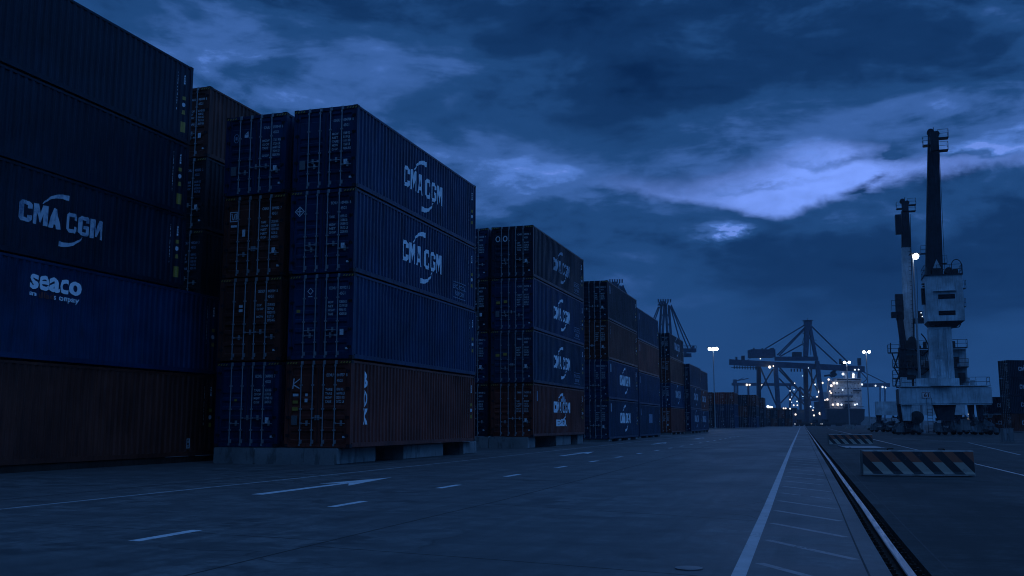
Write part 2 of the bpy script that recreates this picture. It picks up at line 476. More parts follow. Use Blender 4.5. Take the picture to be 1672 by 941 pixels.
def frame_mesh(H, L, mat, castings):
    def f():
        m = MB(); h = CW / 2
        for s in (-1, 1):
            for y0, y1 in ((0, .13), (L - .13, L)):
                x0, x1 = sorted((s * (h - .13), s * h)); m.box(x0, x1, y0, y1, .115 if castings else 0, H - (.12 if castings else 0))
            x0, x1 = sorted((s * (h - .05), s * (h + .002))); m.box(x0, x1, .17, L - .17, .02, .165)
            x0, x1 = sorted((s * (h - .06), s * (h + .003))); m.box(x0, x1, .17, L - .17, H - .095, H - .02)
        m.box(-h + .13, h - .13, -.002, .10, .01, .15); m.box(-h + .13, h - .13, -.003, .10, H - .125, H - .015)
        m.box(-h + .13, h - .13, L - .1, L + .001, .01, .15); m.box(-h + .13, h - .13, L - .1, L, H - .11, H - .015)
        y = .6
        while y < L - .4:
            m.box(-h + .05, h - .05, y, y + .06, .03, .14); y += .9
        return m.mesh('frame', [mat])
    return cmesh(('frame', H, L, mat.name, castings), f)
def roof_mesh(H, L, mat):
    def f():
        m = MB(); h = CW / 2 - .05; ys = [.1]; y = .4
        vs = [(-h, .08, H - .03), (h, .08, H - .03)]
        while y < L - .4:
            for k, zz in ((0, -.03), (.06, -.012), (.16, -.012), (.22, -.03)): vs += [(-h, y + k, H + zz), (h, y + k, H + zz)]
            y += .5
        vs += [(-h, L - .08, H - .03), (h, L - .08, H - .03)]
        m.add(vs, [(2*i, 2*i+1, 2*i+3, 2*i+2) for i in range(len(vs)//2 - 1)])
        return m.mesh('roof', [mat])
    return cmesh(('roof', H, L, mat.name), f)
def end_mesh(H, L, mat):
    def f():
        m = MB(); vs = []; x = -1.1
        pr = [(-1.1, 0)]
        while x < 1.0:
            pr += [(x + .05, 0), (x + .1, -.04), (x + .18, -.04), (x + .23, 0)]; x += .275
        pr.append((1.1, 0))
        for x, d in pr: vs += [(x, L - .02 + d, .14), (x, L - .02 + d, H - .1)]
        m.add(vs, [(2*i, 2*i+2, 2*i+3, 2*i+1) for i in range(len(pr)-1)])
        return m.mesh('end_wall', [mat])
    return cmesh(('end', H, L, mat.name), f)
def casting_mesh(mat):
    def f():
        m = MB(); m.box(-.083, .083, -.09, .09, -.06, .06)
        for s in (-1, 1):
            m.bar((s * .0835, -.0, 0), (s * .0855, 0, 0), .038, n=10, m=1, smooth=False)  # holes drawn as black discs, the shade inside them put in as colour
            m.bar((-.0, s * .0905, 0), (0, s * .0925, 0), .036, n=10, m=1, smooth=False)
        return m.mesh('corner_casting', [mat, RUBBER])
    return cmesh(('cast', mat.name), f)
RECESS = [(.035, .15), (.19, .30), (.345, .425), (.46, .54), (.575, .65), (.86, .955)]
def door_mesh(H, mat, s):
    def f():
        m = MB(); x0, x1 = (.012, 1.075); z0, z1 = .16, H - .135; hh = z1 - z0
        if s < 0: x0, x1 = -x1, -x0
        xa, xb = x0 + .09, x1 - .09
        y = .028
        # flat stiles at both sides, a panel pressed with horizontal swages between them
        m.box(x0, xa, y, y + .05, z0, z1); m.box(xb, x1, y, y + .05, z0, z1)
        pr = [(0, 0)]
        for a, b in RECESS: pr += [(a, 0), (a + .012, .036), (b - .022, .036), (b, 0)]
        pr.append((1, 0)); vs = []
        for t, d in pr: vs += [(xa, y + .003 + d, z0 + t * hh), (xb, y + .003 + d, z0 + t * hh)]
        m.add(vs, [(2*i, 2*i+1, 2*i+3, 2*i+2) for i in range(len(pr)-1)])
        return m.mesh('door', [mat])
    return cmesh(('door', H, mat.name, s), f)
def gasket_mesh(H):
    def f():
        m = MB(); m.box(-.012, .012, .02, .05, .16, H - .135)
        for s in (-1, 1):
            x = sorted((s * 1.075, s * 1.09)); m.box(x[0], x[1], .02, .06, .15, H - .12)
        m.box(-1.09, 1.09, .1, .12, .12, H - .1)
        return m.mesh('gasket', [RUBBER])
    return cmesh(('gasket', H), f)
BARS = (.20, .635)
def bar_mesh(H, x):
    def f():
        m = MB(); y = -.008
        m.bar((x, y, .05), (x, y, H - .04), .021, n=8)
        for z in (.07, H - .20):
            m.box(x - .005, x + .075, y - .022, y + .028, z + .06, z + .19); m.box(x - .03, x + .03, y - .02, y + .03, z - .02, z + .05)
        for z in (.55, 1.25, H - .85): m.box(x - .04, x + .045, y - .024, y + .034, z, z + .05)
        return m.mesh('locking_bar', [GALV])
    return cmesh(('bar', H, x), f)
def handle_mesh(x, z, s):
    def f():
        m = MB(); y = -.04
        m.bar((x, y + .02, z), (x + s * .40, y, z - .01), .013, n=6)
        m.box(min(x, x + s * .07), max(x, x + s * .07), y - .015, y + .05, z - .03, z + .03)
        m.box(x + s * .25 - .03, x + s * .25 + .03, y + .012, y + .066, z - .075, z + .095)
        return m.mesh('handle', [GALV])
    return cmesh(('handle', x, z, s), f)
def hinge_mesh(H, s):
    def f():
        m = MB()
        xa, xb = sorted((s * 1.03, s * 1.17)); m.box(xa, xb, -.012, .026, 0, .09)
        m.bar((s * 1.10, -.014, -.01), (s * 1.10, -.014, .10), .016, n=6)
        return m.mesh('hinge', [mat_hinge])
    return cmesh(('hinge', s), f)
mat_hinge = CASTING
def stripes_mesh(H):
    def f():
        m = MB()
        for s in (-1, 1):
            for i in range(4):
                x = s * 1.0 + (i - 1.5) * .105; z = H - .095
                m.prism([(x - .035, z - .018), (x + .01, z - .018), (x + .045, z + .045), (x, z + .045)], 'y', -.006, -.0035)
        return m.mesh('warning_stripe', [YELLOW])
    return cmesh(('stripes', H), f)

# lettering ---------------------------------------------------------------
def flat_text(s, bold=0.0, spacing=1.0):
    cu = bpy.data.curves.new('lettering', 'FONT'); cu.body = s; cu.size = 1; cu.offset = bold; cu.resolution_u = 3
    cu.space_character = spacing; cu.fill_mode = 'FRONT'
    o = bpy.data.objects.new('lettering', cu); col.objects.link(o)
    dg = bpy.context.evaluated_depsgraph_get(); dg.update()
    me = bpy.data.meshes.new_from_object(o.evaluated_get(dg))
    vs = [(v.co.x, v.co.y) for v in me.vertices]; fs = [list(p.vertices) for p in me.polygons]
    bpy.data.objects.remove(o); bpy.data.curves.remove(cu); bpy.data.meshes.remove(me)
    return vs, fs
TXT = {}
def text2d(s, u0, u1, v0, v1, bold=0.0, spacing=1.0):
    """lettering fitted into the rectangle u0..u1, v0..v1"""
    key = (s, bold, spacing)
    if key not in TXT: TXT[key] = flat_text(s, bold, spacing)
    vs, fs = TXT[key]
    xs = [v[0] for v in vs]; ys = [v[1] for v in vs]
    a, b, c, d = min(xs), max(xs), min(ys), max(ys)
    return [(u0 + (x - a) / (b - a) * (u1 - u0), v0 + (y - c) / max(1e-6, d - c) * (v1 - v0)) for x, y in vs], fs
def join2d(parts):
    V = []; Fc = []
    for vs, fs in parts:
        b = len(V); V += vs; Fc += [[b + i for i in f] for f in fs]
    return V, Fc
def rect2d(u0, u1, v0, v1): return [(u0, v0), (u1, v0), (u1, v1), (u0, v1)], [[0, 1, 2, 3]]
def poly2d(p): return list(p), [list(range(len(p)))]
GLY = {
 'C': (.72, [[(.72,.66),(.72,.86),(.58,1),(.14,1),(0,.86),(0,.14),(.14,0),(.58,0),(.72,.14),(.72,.34),(.50,.34),(.50,.19),(.22,.19),(.22,.81),(.50,.81),(.50,.66)]]),
 'G': (.72, [[(.72,.68),(.72,.86),(.58,1),(.14,1),(0,.86),(0,.14),(.14,0),(.58,0),(.72,.14),(.72,.53),(.37,.53),(.37,.36),(.50,.36),(.50,.19),(.22,.19),(.22,.81),(.50,.81),(.50,.68)]]),
 'M': (.86, [[(0,0),(0,1),(.27,1),(.43,.48),(.59,1),(.86,1),(.86,0),(.64,0),(.64,.58),(.5,.12),(.36,.12),(.22,.58),(.22,0)]]),
 'A': (.74, [[(0,0),(.24,1),(.37,1),(.37,.76),(.318,.38),(.37,.38),(.37,.19),(.282,.19),(.24,0)], [(.74,0),(.50,0),(.458,.19),(.37,.19),(.37,.38),(.422,.38),(.37,.76),(.37,1),(.50,1)]]),
}
def block_word(s):
    x = 0; parts = []
    for ch in s:
        if ch == ' ': x += .26; continue
        wd, polys = GLY[ch]
        for p in polys: parts.append(poly2d([(x + a, b) for a, b in p]))
        x += wd + .095
    return parts, x - .095
def swooshes():
    up = []; n = 10; c = (2.88, .5)
    for i in range(n + 1):
        t = R(154 - 66 * i / n); up.append((c[0] + 1.7 * math.cos(t), c[1] + 1.32 * math.sin(t)))
    dn = []
    for i in range(n, -1, -1):
        t = R(154 - 66 * i / n); k = .05 + .22 * i / n
        dn.append((c[0] + (1.7 - k) * math.cos(t), c[1] + (1.32 - k) * math.sin(t)))
    upper = up + dn
    return poly2d(upper), poly2d([(5.37 - x, 1 - y) for x, y in upper])
def big_logo(u0, u1, v0, v1, full=True):
    parts, wd = block_word('CMA CGM')
    if full:
        a, b = swooshes(); parts += [a, b]
    V, Fc = join2d(parts)
    return [(u0 + x / wd * (u1 - u0), v0 + y * (v1 - v0)) for x, y in V], Fc
def on_side(flat, L, mat, name, parent, lift=.003):
    """lay flat lettering on the +X corrugated wall so that it follows every rib"""
    V, Fc = flat
    bm = bmesh.new(); bv = [bm.verts.new((0, u, v)) for u, v in V]
    for f in Fc:
        try: bm.faces.new([bv[i] for i in f])
        except ValueError: pass
    bm.normal_update(); bmesh.ops.triangulate(bm, faces=bm.faces[:])
    u0 = min(v[0] for v in V); u1 = max(v[0] for v in V)
    for y in corr_breaks(L):
        if u0 + 1e-4 < y < u1 - 1e-4:
            bmesh.ops.bisect_plane(bm, geom=bm.verts[:] + bm.edges[:] + bm.faces[:], plane_co=(0, y, 0), plane_no=(0, 1, 0))
    for v in bm.verts: v.co.x = XW + corr(v.co.y, L) + lift
    bm.normal_update()
    for f in bm.faces:
        if f.normal.x < 0: f.normal_flip()
    me = bpy.data.meshes.new(name); bm.to_mesh(me); bm.free(); me.materials.append(mat)
    return put(name, me, parent)
def on_door(flat, mat, name, parent, y=.024):
    V, Fc = flat
    me = bpy.data.meshes.new(name); me.from_pydata([(u, y, v) for u, v in V], [], Fc); me.materials.append(mat)
    return put(name, me, parent)

DIG = '0123456789'
def door_text(H, seed):
    rnd = random.Random(seed)
    d = lambda n: ''.join(rnd.choice(DIG) for _ in range(n))
    P = []
    z = H - .55
    P.append(text2d(rnd.choice(['CMAU', 'ECMU', 'TCNU', 'SEGU', 'CAIU']), .30, .55, z, z + .105, .03)); P.append(text2d(d(6), .68, .97, z, z + .105, .03)); P.append(text2d(d(1), 1.02, 1.07, z, z + .105, .03))
    P.append(text2d('45G1', .68, .90, z - .19, z - .085, .03))
    z = H - 1.02; rows = rnd.choice([4, 5, 5])
    for r in range(rows):
        if rnd.random() < .92: P.append(text2d(rnd.choice(['MGW', 'TARE', 'NET', 'CU CAP']), .26, .26 + rnd.uniform(.16, .3), z - r * .135, z - r * .135 + .085, .03))
        P.append(text2d(d(5) + (' KG' if r % 2 == 0 else ' LB'), .68, .68 + rnd.uniform(.24, .31), z - r * .135, z - r * .135 + .095, .03))
    return join2d(P)
def side_numbers(L, H, seed):
    rnd = random.Random(seed * 3 + 1); P = []
    s = rnd.choice(['CMAU', 'ECMU', 'TCNU', 'SEGU']) + ''.join(rnd.choice(DIG) for _ in range(7))
    z = H - .42
    for i, ch in enumerate(s):
        P.append(text2d(ch, L - .86, L - .79, z - .095, z, .03)); z -= .118 + (.06 if i in (3, 9) else 0)
    z = H - .42
    for i, ch in enumerate('45G1'):
        P.append(text2d(ch, L - .46, L - .41, z - .07, z, .03)); z -= .09
    return join2d(P)

def container(x, y, z, H, L, mat, label, group, detail=2, rz=0.0, seed=0, marks=(), placards=False, stickers=(), swap=False):
    t = thing('shipping_container', (x, y, z), rz, label, 'shipping container', group)
    rnd = random.Random(seed + 99)
    if rz == 0.0:
        t.rotation_euler.z = R(rnd.uniform(-.13, .13)); t.location.x += rnd.uniform(-.018, .018); t.location.y += rnd.uniform(-.03, .03)
    put('frame', frame_mesh(H, L, mat, detail >= 2), t)
    for s in (-1, 1): put('side_wall', side_mesh(H, L, mat, s, seed % 4 if detail >= 2 else 0), t)
    put('roof', roof_mesh(H, L, mat), t); put('end_wall', end_mesh(H, L, mat), t)
    if detail >= 2:
        for sx in (-1, 1):
            for yy in (.088, L - .088):
                for zz in (.058, H - .062):
                    c = put('corner_casting', casting_mesh(CASTING), t); c.location = (sx * (CW / 2 - .08), yy, zz)
    put('gasket', gasket_mesh(H), t)
    for s in (-1, 1):
        d = put('door', door_mesh(H, mat, s), t)
        for bx in BARS: put('locking_bar', bar_mesh(H, s * bx), d)
        if detail >= 2:
            for bx, zz in ((BARS[0], .98), (BARS[1], .80)): put('handle', handle_mesh(s * bx, zz, 1 if rnd.random() < .8 else -1), d)
            for zz in (.35, .95, H - 1.0, H - .42): put('hinge', hinge_mesh(H, s), d).location = (0, 0, zz)
    if detail >= 1:
        on_door(door_text(H, seed), FADED if mat is SHADE else DULLWHITE, 'number_marking', t)  # dimmer lettering where the shade is painted into the stack
        on_door(join2d([rect2d(.93, 1.04, .32, .39)] + ([rect2d(.72, .86, .80, 1.0)] if seed % 3 else [])), STICKER, 'sticker', t, .0235)
        if seed % 4 == 1: on_door(join2d([rect2d(-.98, -.76, .74, 1.06)]), GREYSTICK, 'safety_plate', t, .0235)
        on_side(side_numbers(L, H, seed), L, WHITE if detail >= 2 else FADED, 'number_marking', t)
    if detail >= 2: put('warning_stripe', stripes_mesh(H), t)
    if detail >= 1:
        pl = [rect2d(L - .50, L - .37, 1.55, 1.68), poly2d([(L - .51, 1.02), (L - .36, 1.02), (L - .40, 1.17), (L - .47, 1.17)])]
        if placards: pl.append(rect2d(L - .56, L - .32, .36, .74))
        for q in pl: on_side(q, L, YELLOW, 'placard', t)
        on_side(poly2d([(L - .44 + .07 * math.cos(q * PI / 4), 1.37 + .08 * math.sin(q * PI / 4)) for q in range(8)]), L, STICKER, 'sticker', t)
    for mk in marks:
        kind = mk[0]
        if kind == 'logo':
            _, u0, u1, v0, v1, mt = mk
            on_side(big_logo(u0, u1, v0, v1), L, mt, 'lettering', t)
        elif kind == 'text':
            _, s, u0, u1, v0, v1, mt, bold = mk
            on_side(text2d(s, u0, u1, v0, v1, bold), L, mt, 'lettering', t)
        elif kind == 'flat':
            _, fl, mt, nm = mk; on_side(fl, L, mt, nm, t)
        elif kind == 'door':
            _, fl, mt, nm = mk; on_door(fl, mt, nm, t)
    return t

def eco_panel(L):
    P = [rect2d(L - 2.75, L - 1.25, .98, 1.01), rect2d(L - 2.75, L - 1.25, .30, .33)]
    P.append(text2d('ECOLOGICAL', L - 2.7, L - 1.2, .70, .90, .02)); P.append(text2d('FRIENDLY', L - 2.6, L - 1.45, .42, .62, .02))
    return join2d(P)
def ring2d(cx, cz, rx, rz_, th, n=20):
    o = [(cx + rx * math.cos(2*PI*i/n), cz + rz_ * math.sin(2*PI*i/n)) for i in range(n)]
    q = [(cx + (rx-th) * math.cos(2*PI*i/n), cz + (rz_-th) * math.sin(2*PI*i/n)) for i in range(n)]
    return o + q, [[i, (i+1) % n, n + (i+1) % n, n + i] for i in range(n)]
def diamond2d(cx, cz, r, th):
    o = [(cx, cz - r), (cx + r, cz), (cx, cz + r), (cx - r, cz)]; r2 = r - th
    q = [(cx, cz - r2), (cx + r2, cz), (cx, cz + r2), (cx - r2, cz)]
    return o + q, [[i, (i+1) % 4, 4 + (i+1) % 4, 4 + i] for i in range(4)]
def frame2d(u0, u1, v0, v1, th):
    return join2d([rect2d(u0, u1, v0, v0 + th), rect2d(u0, u1, v1 - th, v1), rect2d(u0, u0 + th, v0 + th, v1 - th), rect2d(u1 - th, u1, v0 + th, v1 - th)])

HC, STD, L40, L20 = 2.896, 2.591, 12.192, 6.058
# --- the tall stack at the left edge (five high)
gA = 'containers of the tall stack at the left edge'
xa = -21.2 - CW / 2
container(xa, 18.9, .2, HC, L40, RUSSET, 'brown container at the bottom of the five-high stack at the left edge', gA, 2, seed=1,
          marks=[('flat', frame2d(L40 - 1.78, L40 - 1.55, .12 + .16, .62, .03), STICKER, 'sticker'), ('flat', join2d([rect2d(L40 - 1.72, L40 - 1.61, .34, .40), rect2d(L40 - 1.72, L40 - 1.61, .46, .55)]), STICKER, 'sticker')])
container(xa, 18.9, 3.13, HC, L40, BRIGHT, 'bright blue container with rounded white lowercase lettering, second from the bottom at the left edge', gA, 2, seed=2,
          marks=[('text', 'seaco', 2.9, 4.93, 2.02, 2.46, WHITE, .028), ('text', 'an', 2.9, 3.17, 1.83, 1.93, WHITE, .02), ('text', 'alliad', 3.25, 3.83, 1.80, 1.98, REDMARK, .02), ('text', 's company', 3.88, 4.86, 1.76, 1.93, WHITE, .02)])
container(xa, 16.56, 6.04, STD, L40, NAVY, 'dark blue container with peeling white block lettering above the bright blue one at left', gA, 2, seed=3,
          marks=[('logo', 4.72, 8.06, .98, 1.58, WORNWHITE)], placards=True)
container(xa, 16.56, 8.65, STD, L40, NAVY, 'plain dark blue container second from the top of the left edge stack', gA, 2, seed=4, placards=True)
container(xa, 16.56, 11.27, HC, L40, NAVY, 'plain dark blue container on top of the left edge stack', gA, 2, seed=5, placards=True)
# --- the stack in the shade behind it
gS = 'containers of the shaded stack behind the left edge stack'
nm = ['bottom blackish container of the shaded stack behind the left edge stack', 'second blackish container up in the shaded stack behind the left edge stack', 'blackish container in the middle of the shaded stack behind the left edge stack', 'blackish container just under the brown one in the shaded stack', 'brown container on top of the shaded stack between the left and second stacks']
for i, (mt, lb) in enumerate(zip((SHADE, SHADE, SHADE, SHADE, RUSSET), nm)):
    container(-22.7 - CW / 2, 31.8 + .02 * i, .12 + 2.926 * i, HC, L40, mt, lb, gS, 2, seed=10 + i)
# --- second stack: two columns on concrete blocks
gB = 'containers of the second stack on concrete blocks'
xr, xl = -14.70 - CW / 2, -17.44 - CW / 2; zB = .55; s = 2.928
box_letters = join2d([text2d('B', 1.0, 1.24, 2.0, 2.55, .03), text2d('O', .98, 1.24, 1.35, 1.92, .0), text2d('X', .96, 1.28, .76, 1.30, .05)])
container(xr, 29.0, zB, HC, L40, BROWN, 'brown container with tall white vertical letters, bottom right of the second stack', gB, 2, seed=21,
          marks=[('flat', box_letters, WHITE, 'lettering'),
                 ('door', join2d([poly2d([(-.98, 1.95), (-.94, 1.95), (-.90, 2.3), (-.94, 2.3)]), poly2d([(-.93, 2.1), (-.70, 2.26), (-.70, 2.30), (-.92, 2.15)]), poly2d([(-.92, 2.1), (-.70, 1.98), (-.70, 1.94), (-.94, 2.06)])]), STICKER, 'emblem'),
                 ('door', join2d([rect2d(-.95, -.75, 1.46, 1.56), rect2d(-.97, -.75, 1.22, 1.34)]), YELLOW, 'placard'), ('door', join2d([rect2d(-.95, -.74, 1.70, 1.79), rect2d(-.50, -.39, 1.5, 1.62), rect2d(-.48, -.39, 1.70, 1.79)]), STICKER, 'sticker')])
container(xr + .01, 29.03, zB + s, HC, L40, BRIGHT, 'plain bright blue container above the vertical lettered brown one in the second stack', gB, 2, seed=22,
          marks=[('door', join2d([diamond2d(-.42, 2.32, .12, .035), rect2d(-.5, -.34, 2.12, 2.15)]), STICKER, 'emblem'), ('door', rect2d(-.93, -.79, 1.60, 1.70), YELLOW, 'placard')])
container(xr - .01, 29.0, zB + 2 * s, HC, L40, BLUE, 'blue container with white block lettering and a boxed panel, second stack under the top', gB, 2, seed=23,
          marks=[('logo', 4.05, 8.05, 1.05, 1.84, WHITE), ('flat', eco_panel(L40), FADED, 'lettering'),
                 ('door', join2d([diamond2d(-.88, 2.18, .19, .04), rect2d(-.90, -.86, 2.06, 2.30), rect2d(-.98, -.78, 2.16, 2.2)]), STICKER, 'emblem')])
container(xr, 29.04, zB + 3 * s, HC, L40, BLUE, 'blue container with white block lettering, top right of the second stack', gB, 2, seed=25,
          marks=[('logo', 4.05, 8.05, 1.02, 1.82, WHITE)])
container(xl, 29.05, zB, HC, L40, BLUE, 'blue container at bottom left of the second stack on the long concrete block', gB, 2, seed=26,
          marks=[('door', rect2d(-.5, -.4, 1.55, 1.63), YELLOW, 'placard')])
container(xl, 29.03, zB + s, HC, L40, RUSSET, 'brown container in the left column of the second stack, just above the bottom blue one', gB, 2, seed=27,
          marks=[('door', join2d([rect2d(-.45, -.3, 1.85, 1.95), rect2d(-.45, -.3, 1.7, 1.8)]), STICKER, 'sticker')])
container(xl + .02, 29.06, zB + 2 * s, HC, L40, RUSSET, 'brown container with a white square emblem under the top left blue one, second stack', gB, 2, seed=28,
          marks=[('door', join2d([frame2d(-1.0, -.68, 2.0, 2.36, .03)]), STICKER, 'emblem'),
                 ('door', join2d([poly2d([(-.95, 2.3), (-.91, 2.3), (-.86, 2.08), (-.89, 2.06)]), poly2d([(-.86, 2.06), (-.83, 2.06), (-.78, 2.28), (-.81, 2.3)]), rect2d(-.77, -.73, 2.06, 2.3)]), STICKER, 'emblem'),
                 ('door', join2d([rect2d(-.95, -.7, 1.8, 1.88), rect2d(-.48, -.36, 1.45, 1.7)]), STICKER, 'sticker')])
container(xl, 29.02, zB + 3 * s, HC, L40, BLUE, 'blue container with two small white emblems on its door, top left of the second stack', gB, 2, seed=29,
          marks=[('door', join2d([ring2d(-.80, 2.10, .11, .17, .025), rect2d(-.84, -.76, 2.04, 2.16)]), FADED, 'emblem'), ('door', join2d([rect2d(-.47, -.31, 2.10, 2.22), poly2d([(-.44, 2.24), (-.31, 2.24), (-.33, 2.33)])]), STICKER, 'emblem')])
# --- third stack on concrete blocks
gC = 'containers of the third stack on concrete blocks'
xr, xl = -14.78 - CW / 2, -17.42 - CW / 2; zC = .62
container(xr, 50.8, zC, HC, L40, BROWN, 'brown container with white block lettering, bottom right of the third stack', gC, 2, seed=31,
          marks=[('logo', 4.4, 8.3, 1.35, 2.0, WHITE), ('text', 'EESEA', 5.0, 7.4, .55, .95, WHITE, .06), ('flat', join2d([rect2d(6.0, 7.3, 2.02, 2.2), rect2d(6.3, 6.9, 2.2, 2.35)]), WORNWHITE, 'lettering'), ('flat', rect2d(.8, .96, 1.95, 2.5), FADED, 'placard')])
for i, (mt, lm, lb) in enumerate([(TEAL, WHITE, 'blue container with white block lettering just above the brown one in the third stack'), (BLUE, WHITE, 'blue lettered container just under the top right one in the third stack'), (NAVY, WORNWHITE, 'dark blue container with faded block lettering, top right of the third stack')]):
    container(xr + .01 * i, 50.8 + .03 * (i % 2), zC + s * (i + 1), HC, L40, mt, lb, gC, 2, seed=32 + i,
              marks=[('logo', 4.35, 8.4, 1.05, 1.8, lm), ('flat', eco_panel(L40), FADED if i < 2 else FADED, 'lettering')] + ([('door', join2d([ring2d(-.85, 2.2, .14, .17, .05), ring2d(-.42, 2.2, .14, .17, .06)]), STICKER, 'emblem')] if i == 2 else [('door', join2d([rect2d(-.95, -.72, 1.45, 1.6), rect2d(-.5, -.3, 1.5, 1.65)]), YELLOW, 'placard')]))
for i, lb in enumerate(['bottom', 'second from bottom', 'second from top', 'topmost']):
    container(xl, 50.85, zC + s * i, HC, L40, (NAVY, BLUE, NAVY, BLUE)[i], 'dark blue container, %s of the left column in the third stack' % lb, gC, 2, seed=36 + i)
# --- stacks further down the row
gD = 'containers of the fourth stack along the road'; xr = -14.6 - CW / 2
for i, (mt, lb) in enumerate([(TEAL, 'slate blue container with white lettering at the bottom of the fourth stack'), (BLUE, 'blue container with white lettering second from the bottom of the fourth stack'), (RUSSET, 'brown container second from the top of the fourth stack'), (NAVY, 'plain dark blue container on top of the fourth stack')]):
    container(xr, 70.0 + .03 * (i % 2), .2 + s * i, HC, L40, mt, lb, gD, 2, seed=41 + i,
              marks=([('logo', 4.45, 8.6, 1.15, 1.95, WHITE)] if i < 2 else []) + ([('flat', rect2d(.75, 1.05, 2.0, 2.6), WORNWHITE, 'placard')] if i != 2 else [('flat', join2d([text2d(c, .8, 1.0, 2.3 - .22 * k, 2.45 - .22 * k, .02) for k, c in enumerate('TEXU')]), FADED, 'lettering')]))
gE = 'containers of the fifth stack along the road'; xr = -15.45 - CW / 2
for i, (mt, lb) in enumerate([(TEAL, 'slate blue container with a white square marking at the bottom of the fifth stack'), (BRIGHT, 'bright blue container second from the bottom of the fifth stack'), (BROWN, 'brown container second from the top of the fifth stack'), (TEAL, 'slate blue container on top of the fifth stack')]):
    container(xr, 87.4, .16 + s * i, HC, L40, mt, lb, gE, 1, seed=51 + i,
              marks=([('flat', rect2d(5.2, 7.2, 1.2, 2.05), FADED, 'lettering')] if i == 0 else []) + [('flat', rect2d(.8, 1.05, 1.9, 2.5), FADED, 'placard')])
gF = 'containers of the sixth stack along the road'; xr = -16.5 - CW / 2
for i, (mt, lb) in enumerate([(BROWN, 'brown container at the bottom of the sixth stack'), (BRIGHT, 'bright blue container with white emblem, second from the bottom of the sixth stack'), (RUSSET, 'dark brown container second from the top of the sixth stack'), (NAVY, 'dark blue container with white lettering on top of the sixth stack')]):
    container(xr, 114.6, .26 + s * i, HC, L40, mt, lb, gF, 1, seed=61 + i,
              marks=([('logo', 4, 8.5, 1.2, 2.1, WORNWHITE)] if i in (1, 3) else []))
gG = 'containers of the low end stacks of the row'; xr = -15.85 - CW / 2
for i, lb in enumerate(['blue container at the bottom of the first three-high end stack', 'blue container in the middle of the first three-high end stack', 'blue container on top of the first three-high end stack']):
    container(xr, 127.6, .3 + s * i, HC, L40, (BLUE, TEAL, TEAL)[i], lb, gG, 1, seed=71 + i, marks=([('logo', 4, 8.5, 1.2, 2.1, WORNWHITE)] if i < 2 else []))
xr = -16.25 - CW / 2
for i, lb in enumerate(['blue lettered container at the bottom of the last three-high stack', 'brown container in the middle of the last three-high stack', 'slate blue container on top of the last three-high stack']):
    container(xr, 140.6, .3 + s * i, HC, L40, (BLUE, BROWN, TEAL)[i], lb, gG, 1, seed=76 + i, marks=([('logo', 4, 8.5, 1.2, 2.1, WORNWHITE)] if i < 2 else []))
# --- far rows across the end of the road, doors towards us
gH = 'containers of the far cross row'
def far_stack(px, D, mats, where, seed, H=HC, z0=.15):
    p = world(survey(px, 695, D))
    for i, mt in enumerate(mats):
        cn = {'navy_container_paint': 'navy', 'blue_container_paint': 'blue', 'brown_container_paint': 'brown', 'dark_brown_container_paint': 'dark brown', 'slate_blue_container_paint': 'slate blue', 'bright_blue_container_paint': 'bright blue'}[mt.name]
        lv = (['bottom', 'middle', 'top'] if len(mats) == 3 else ['lower', 'upper'])[i]
        container(p.x, p.y, z0 + (H + .03) * i, H, L40, mt, '%s container, %s of its stack, %s' % (cn, lv, where), gH, 1, rz=0, seed=seed + i)
far_stack(1156.5, 240, (NAVY, NAVY, RUSSET), 'just left of the lamp mast', 101)
far_stack(1176, 240, (BLUE, BLUE, BROWN), 'just right of the lamp mast', 104)
far_stack(1191.5, 240, (BRIGHT, BLUE, RUSSET), 'with its brown side showing in the far row', 107)
far_stack(1213.5, 262, (NAVY, RUSSET, NAVY), 'third column right of the lamp mast', 110)
far_stack(1228, 262, (BLUE, NAVY, RUSSET), 'fourth column right of the lamp mast', 113)
far_stack(1241, 290, (NAVY, NAVY, RUSSET), 'at the right end of the far cross row', 116)
for i, px in enumerate((1252.5, 1264, 1276, 1288)):
    far_stack(px, 345, ((NAVY, RUSSET), (RUSSET, NAVY), (NAVY, BROWN), (RUSSET, NAVY))[i], ['left column of the low row under the gantry', 'second column of the low row under the gantry', 'third column of the low row under the gantry', 'right column of the low row under the gantry'][i], 120 + 3 * i)
# --- dark stacks at the right edge
gR = 'containers at the right edge behind the harbour crane'
def right_stack(px, D, mats, where, seed, rz):
    p = world(survey(px, 700, D))
    for i, mt in enumerate(mats):
        container(p.x, p.y, .12 + (STD + .03) * i, STD, L20, mt, '%s container %s %s' % ('brown' if 'brown' in mt.name else 'blue', ['at the bottom', 'second up', 'third up', 'topmost'][i], where), gR, 1, rz=rz, seed=seed + i,
                  marks=[('logo', 1.6, 4.6, 1.0, 1.6, WORNWHITE)])
right_stack(1607, 150, (RUSSET, NAVY), 'in the two-high stack right of the harbour crane', 140, YAW - R(83))
right_stack(1645, 144, (RUSSET, NAVY, NAVY, NAVY), 'in the four-high stack cut by the right edge', 145, YAW - R(83))
right_stack(1706, 147, (NAVY, RUSSET), 'in the last two-high stack beyond the right edge', 150, YAW - R(83))

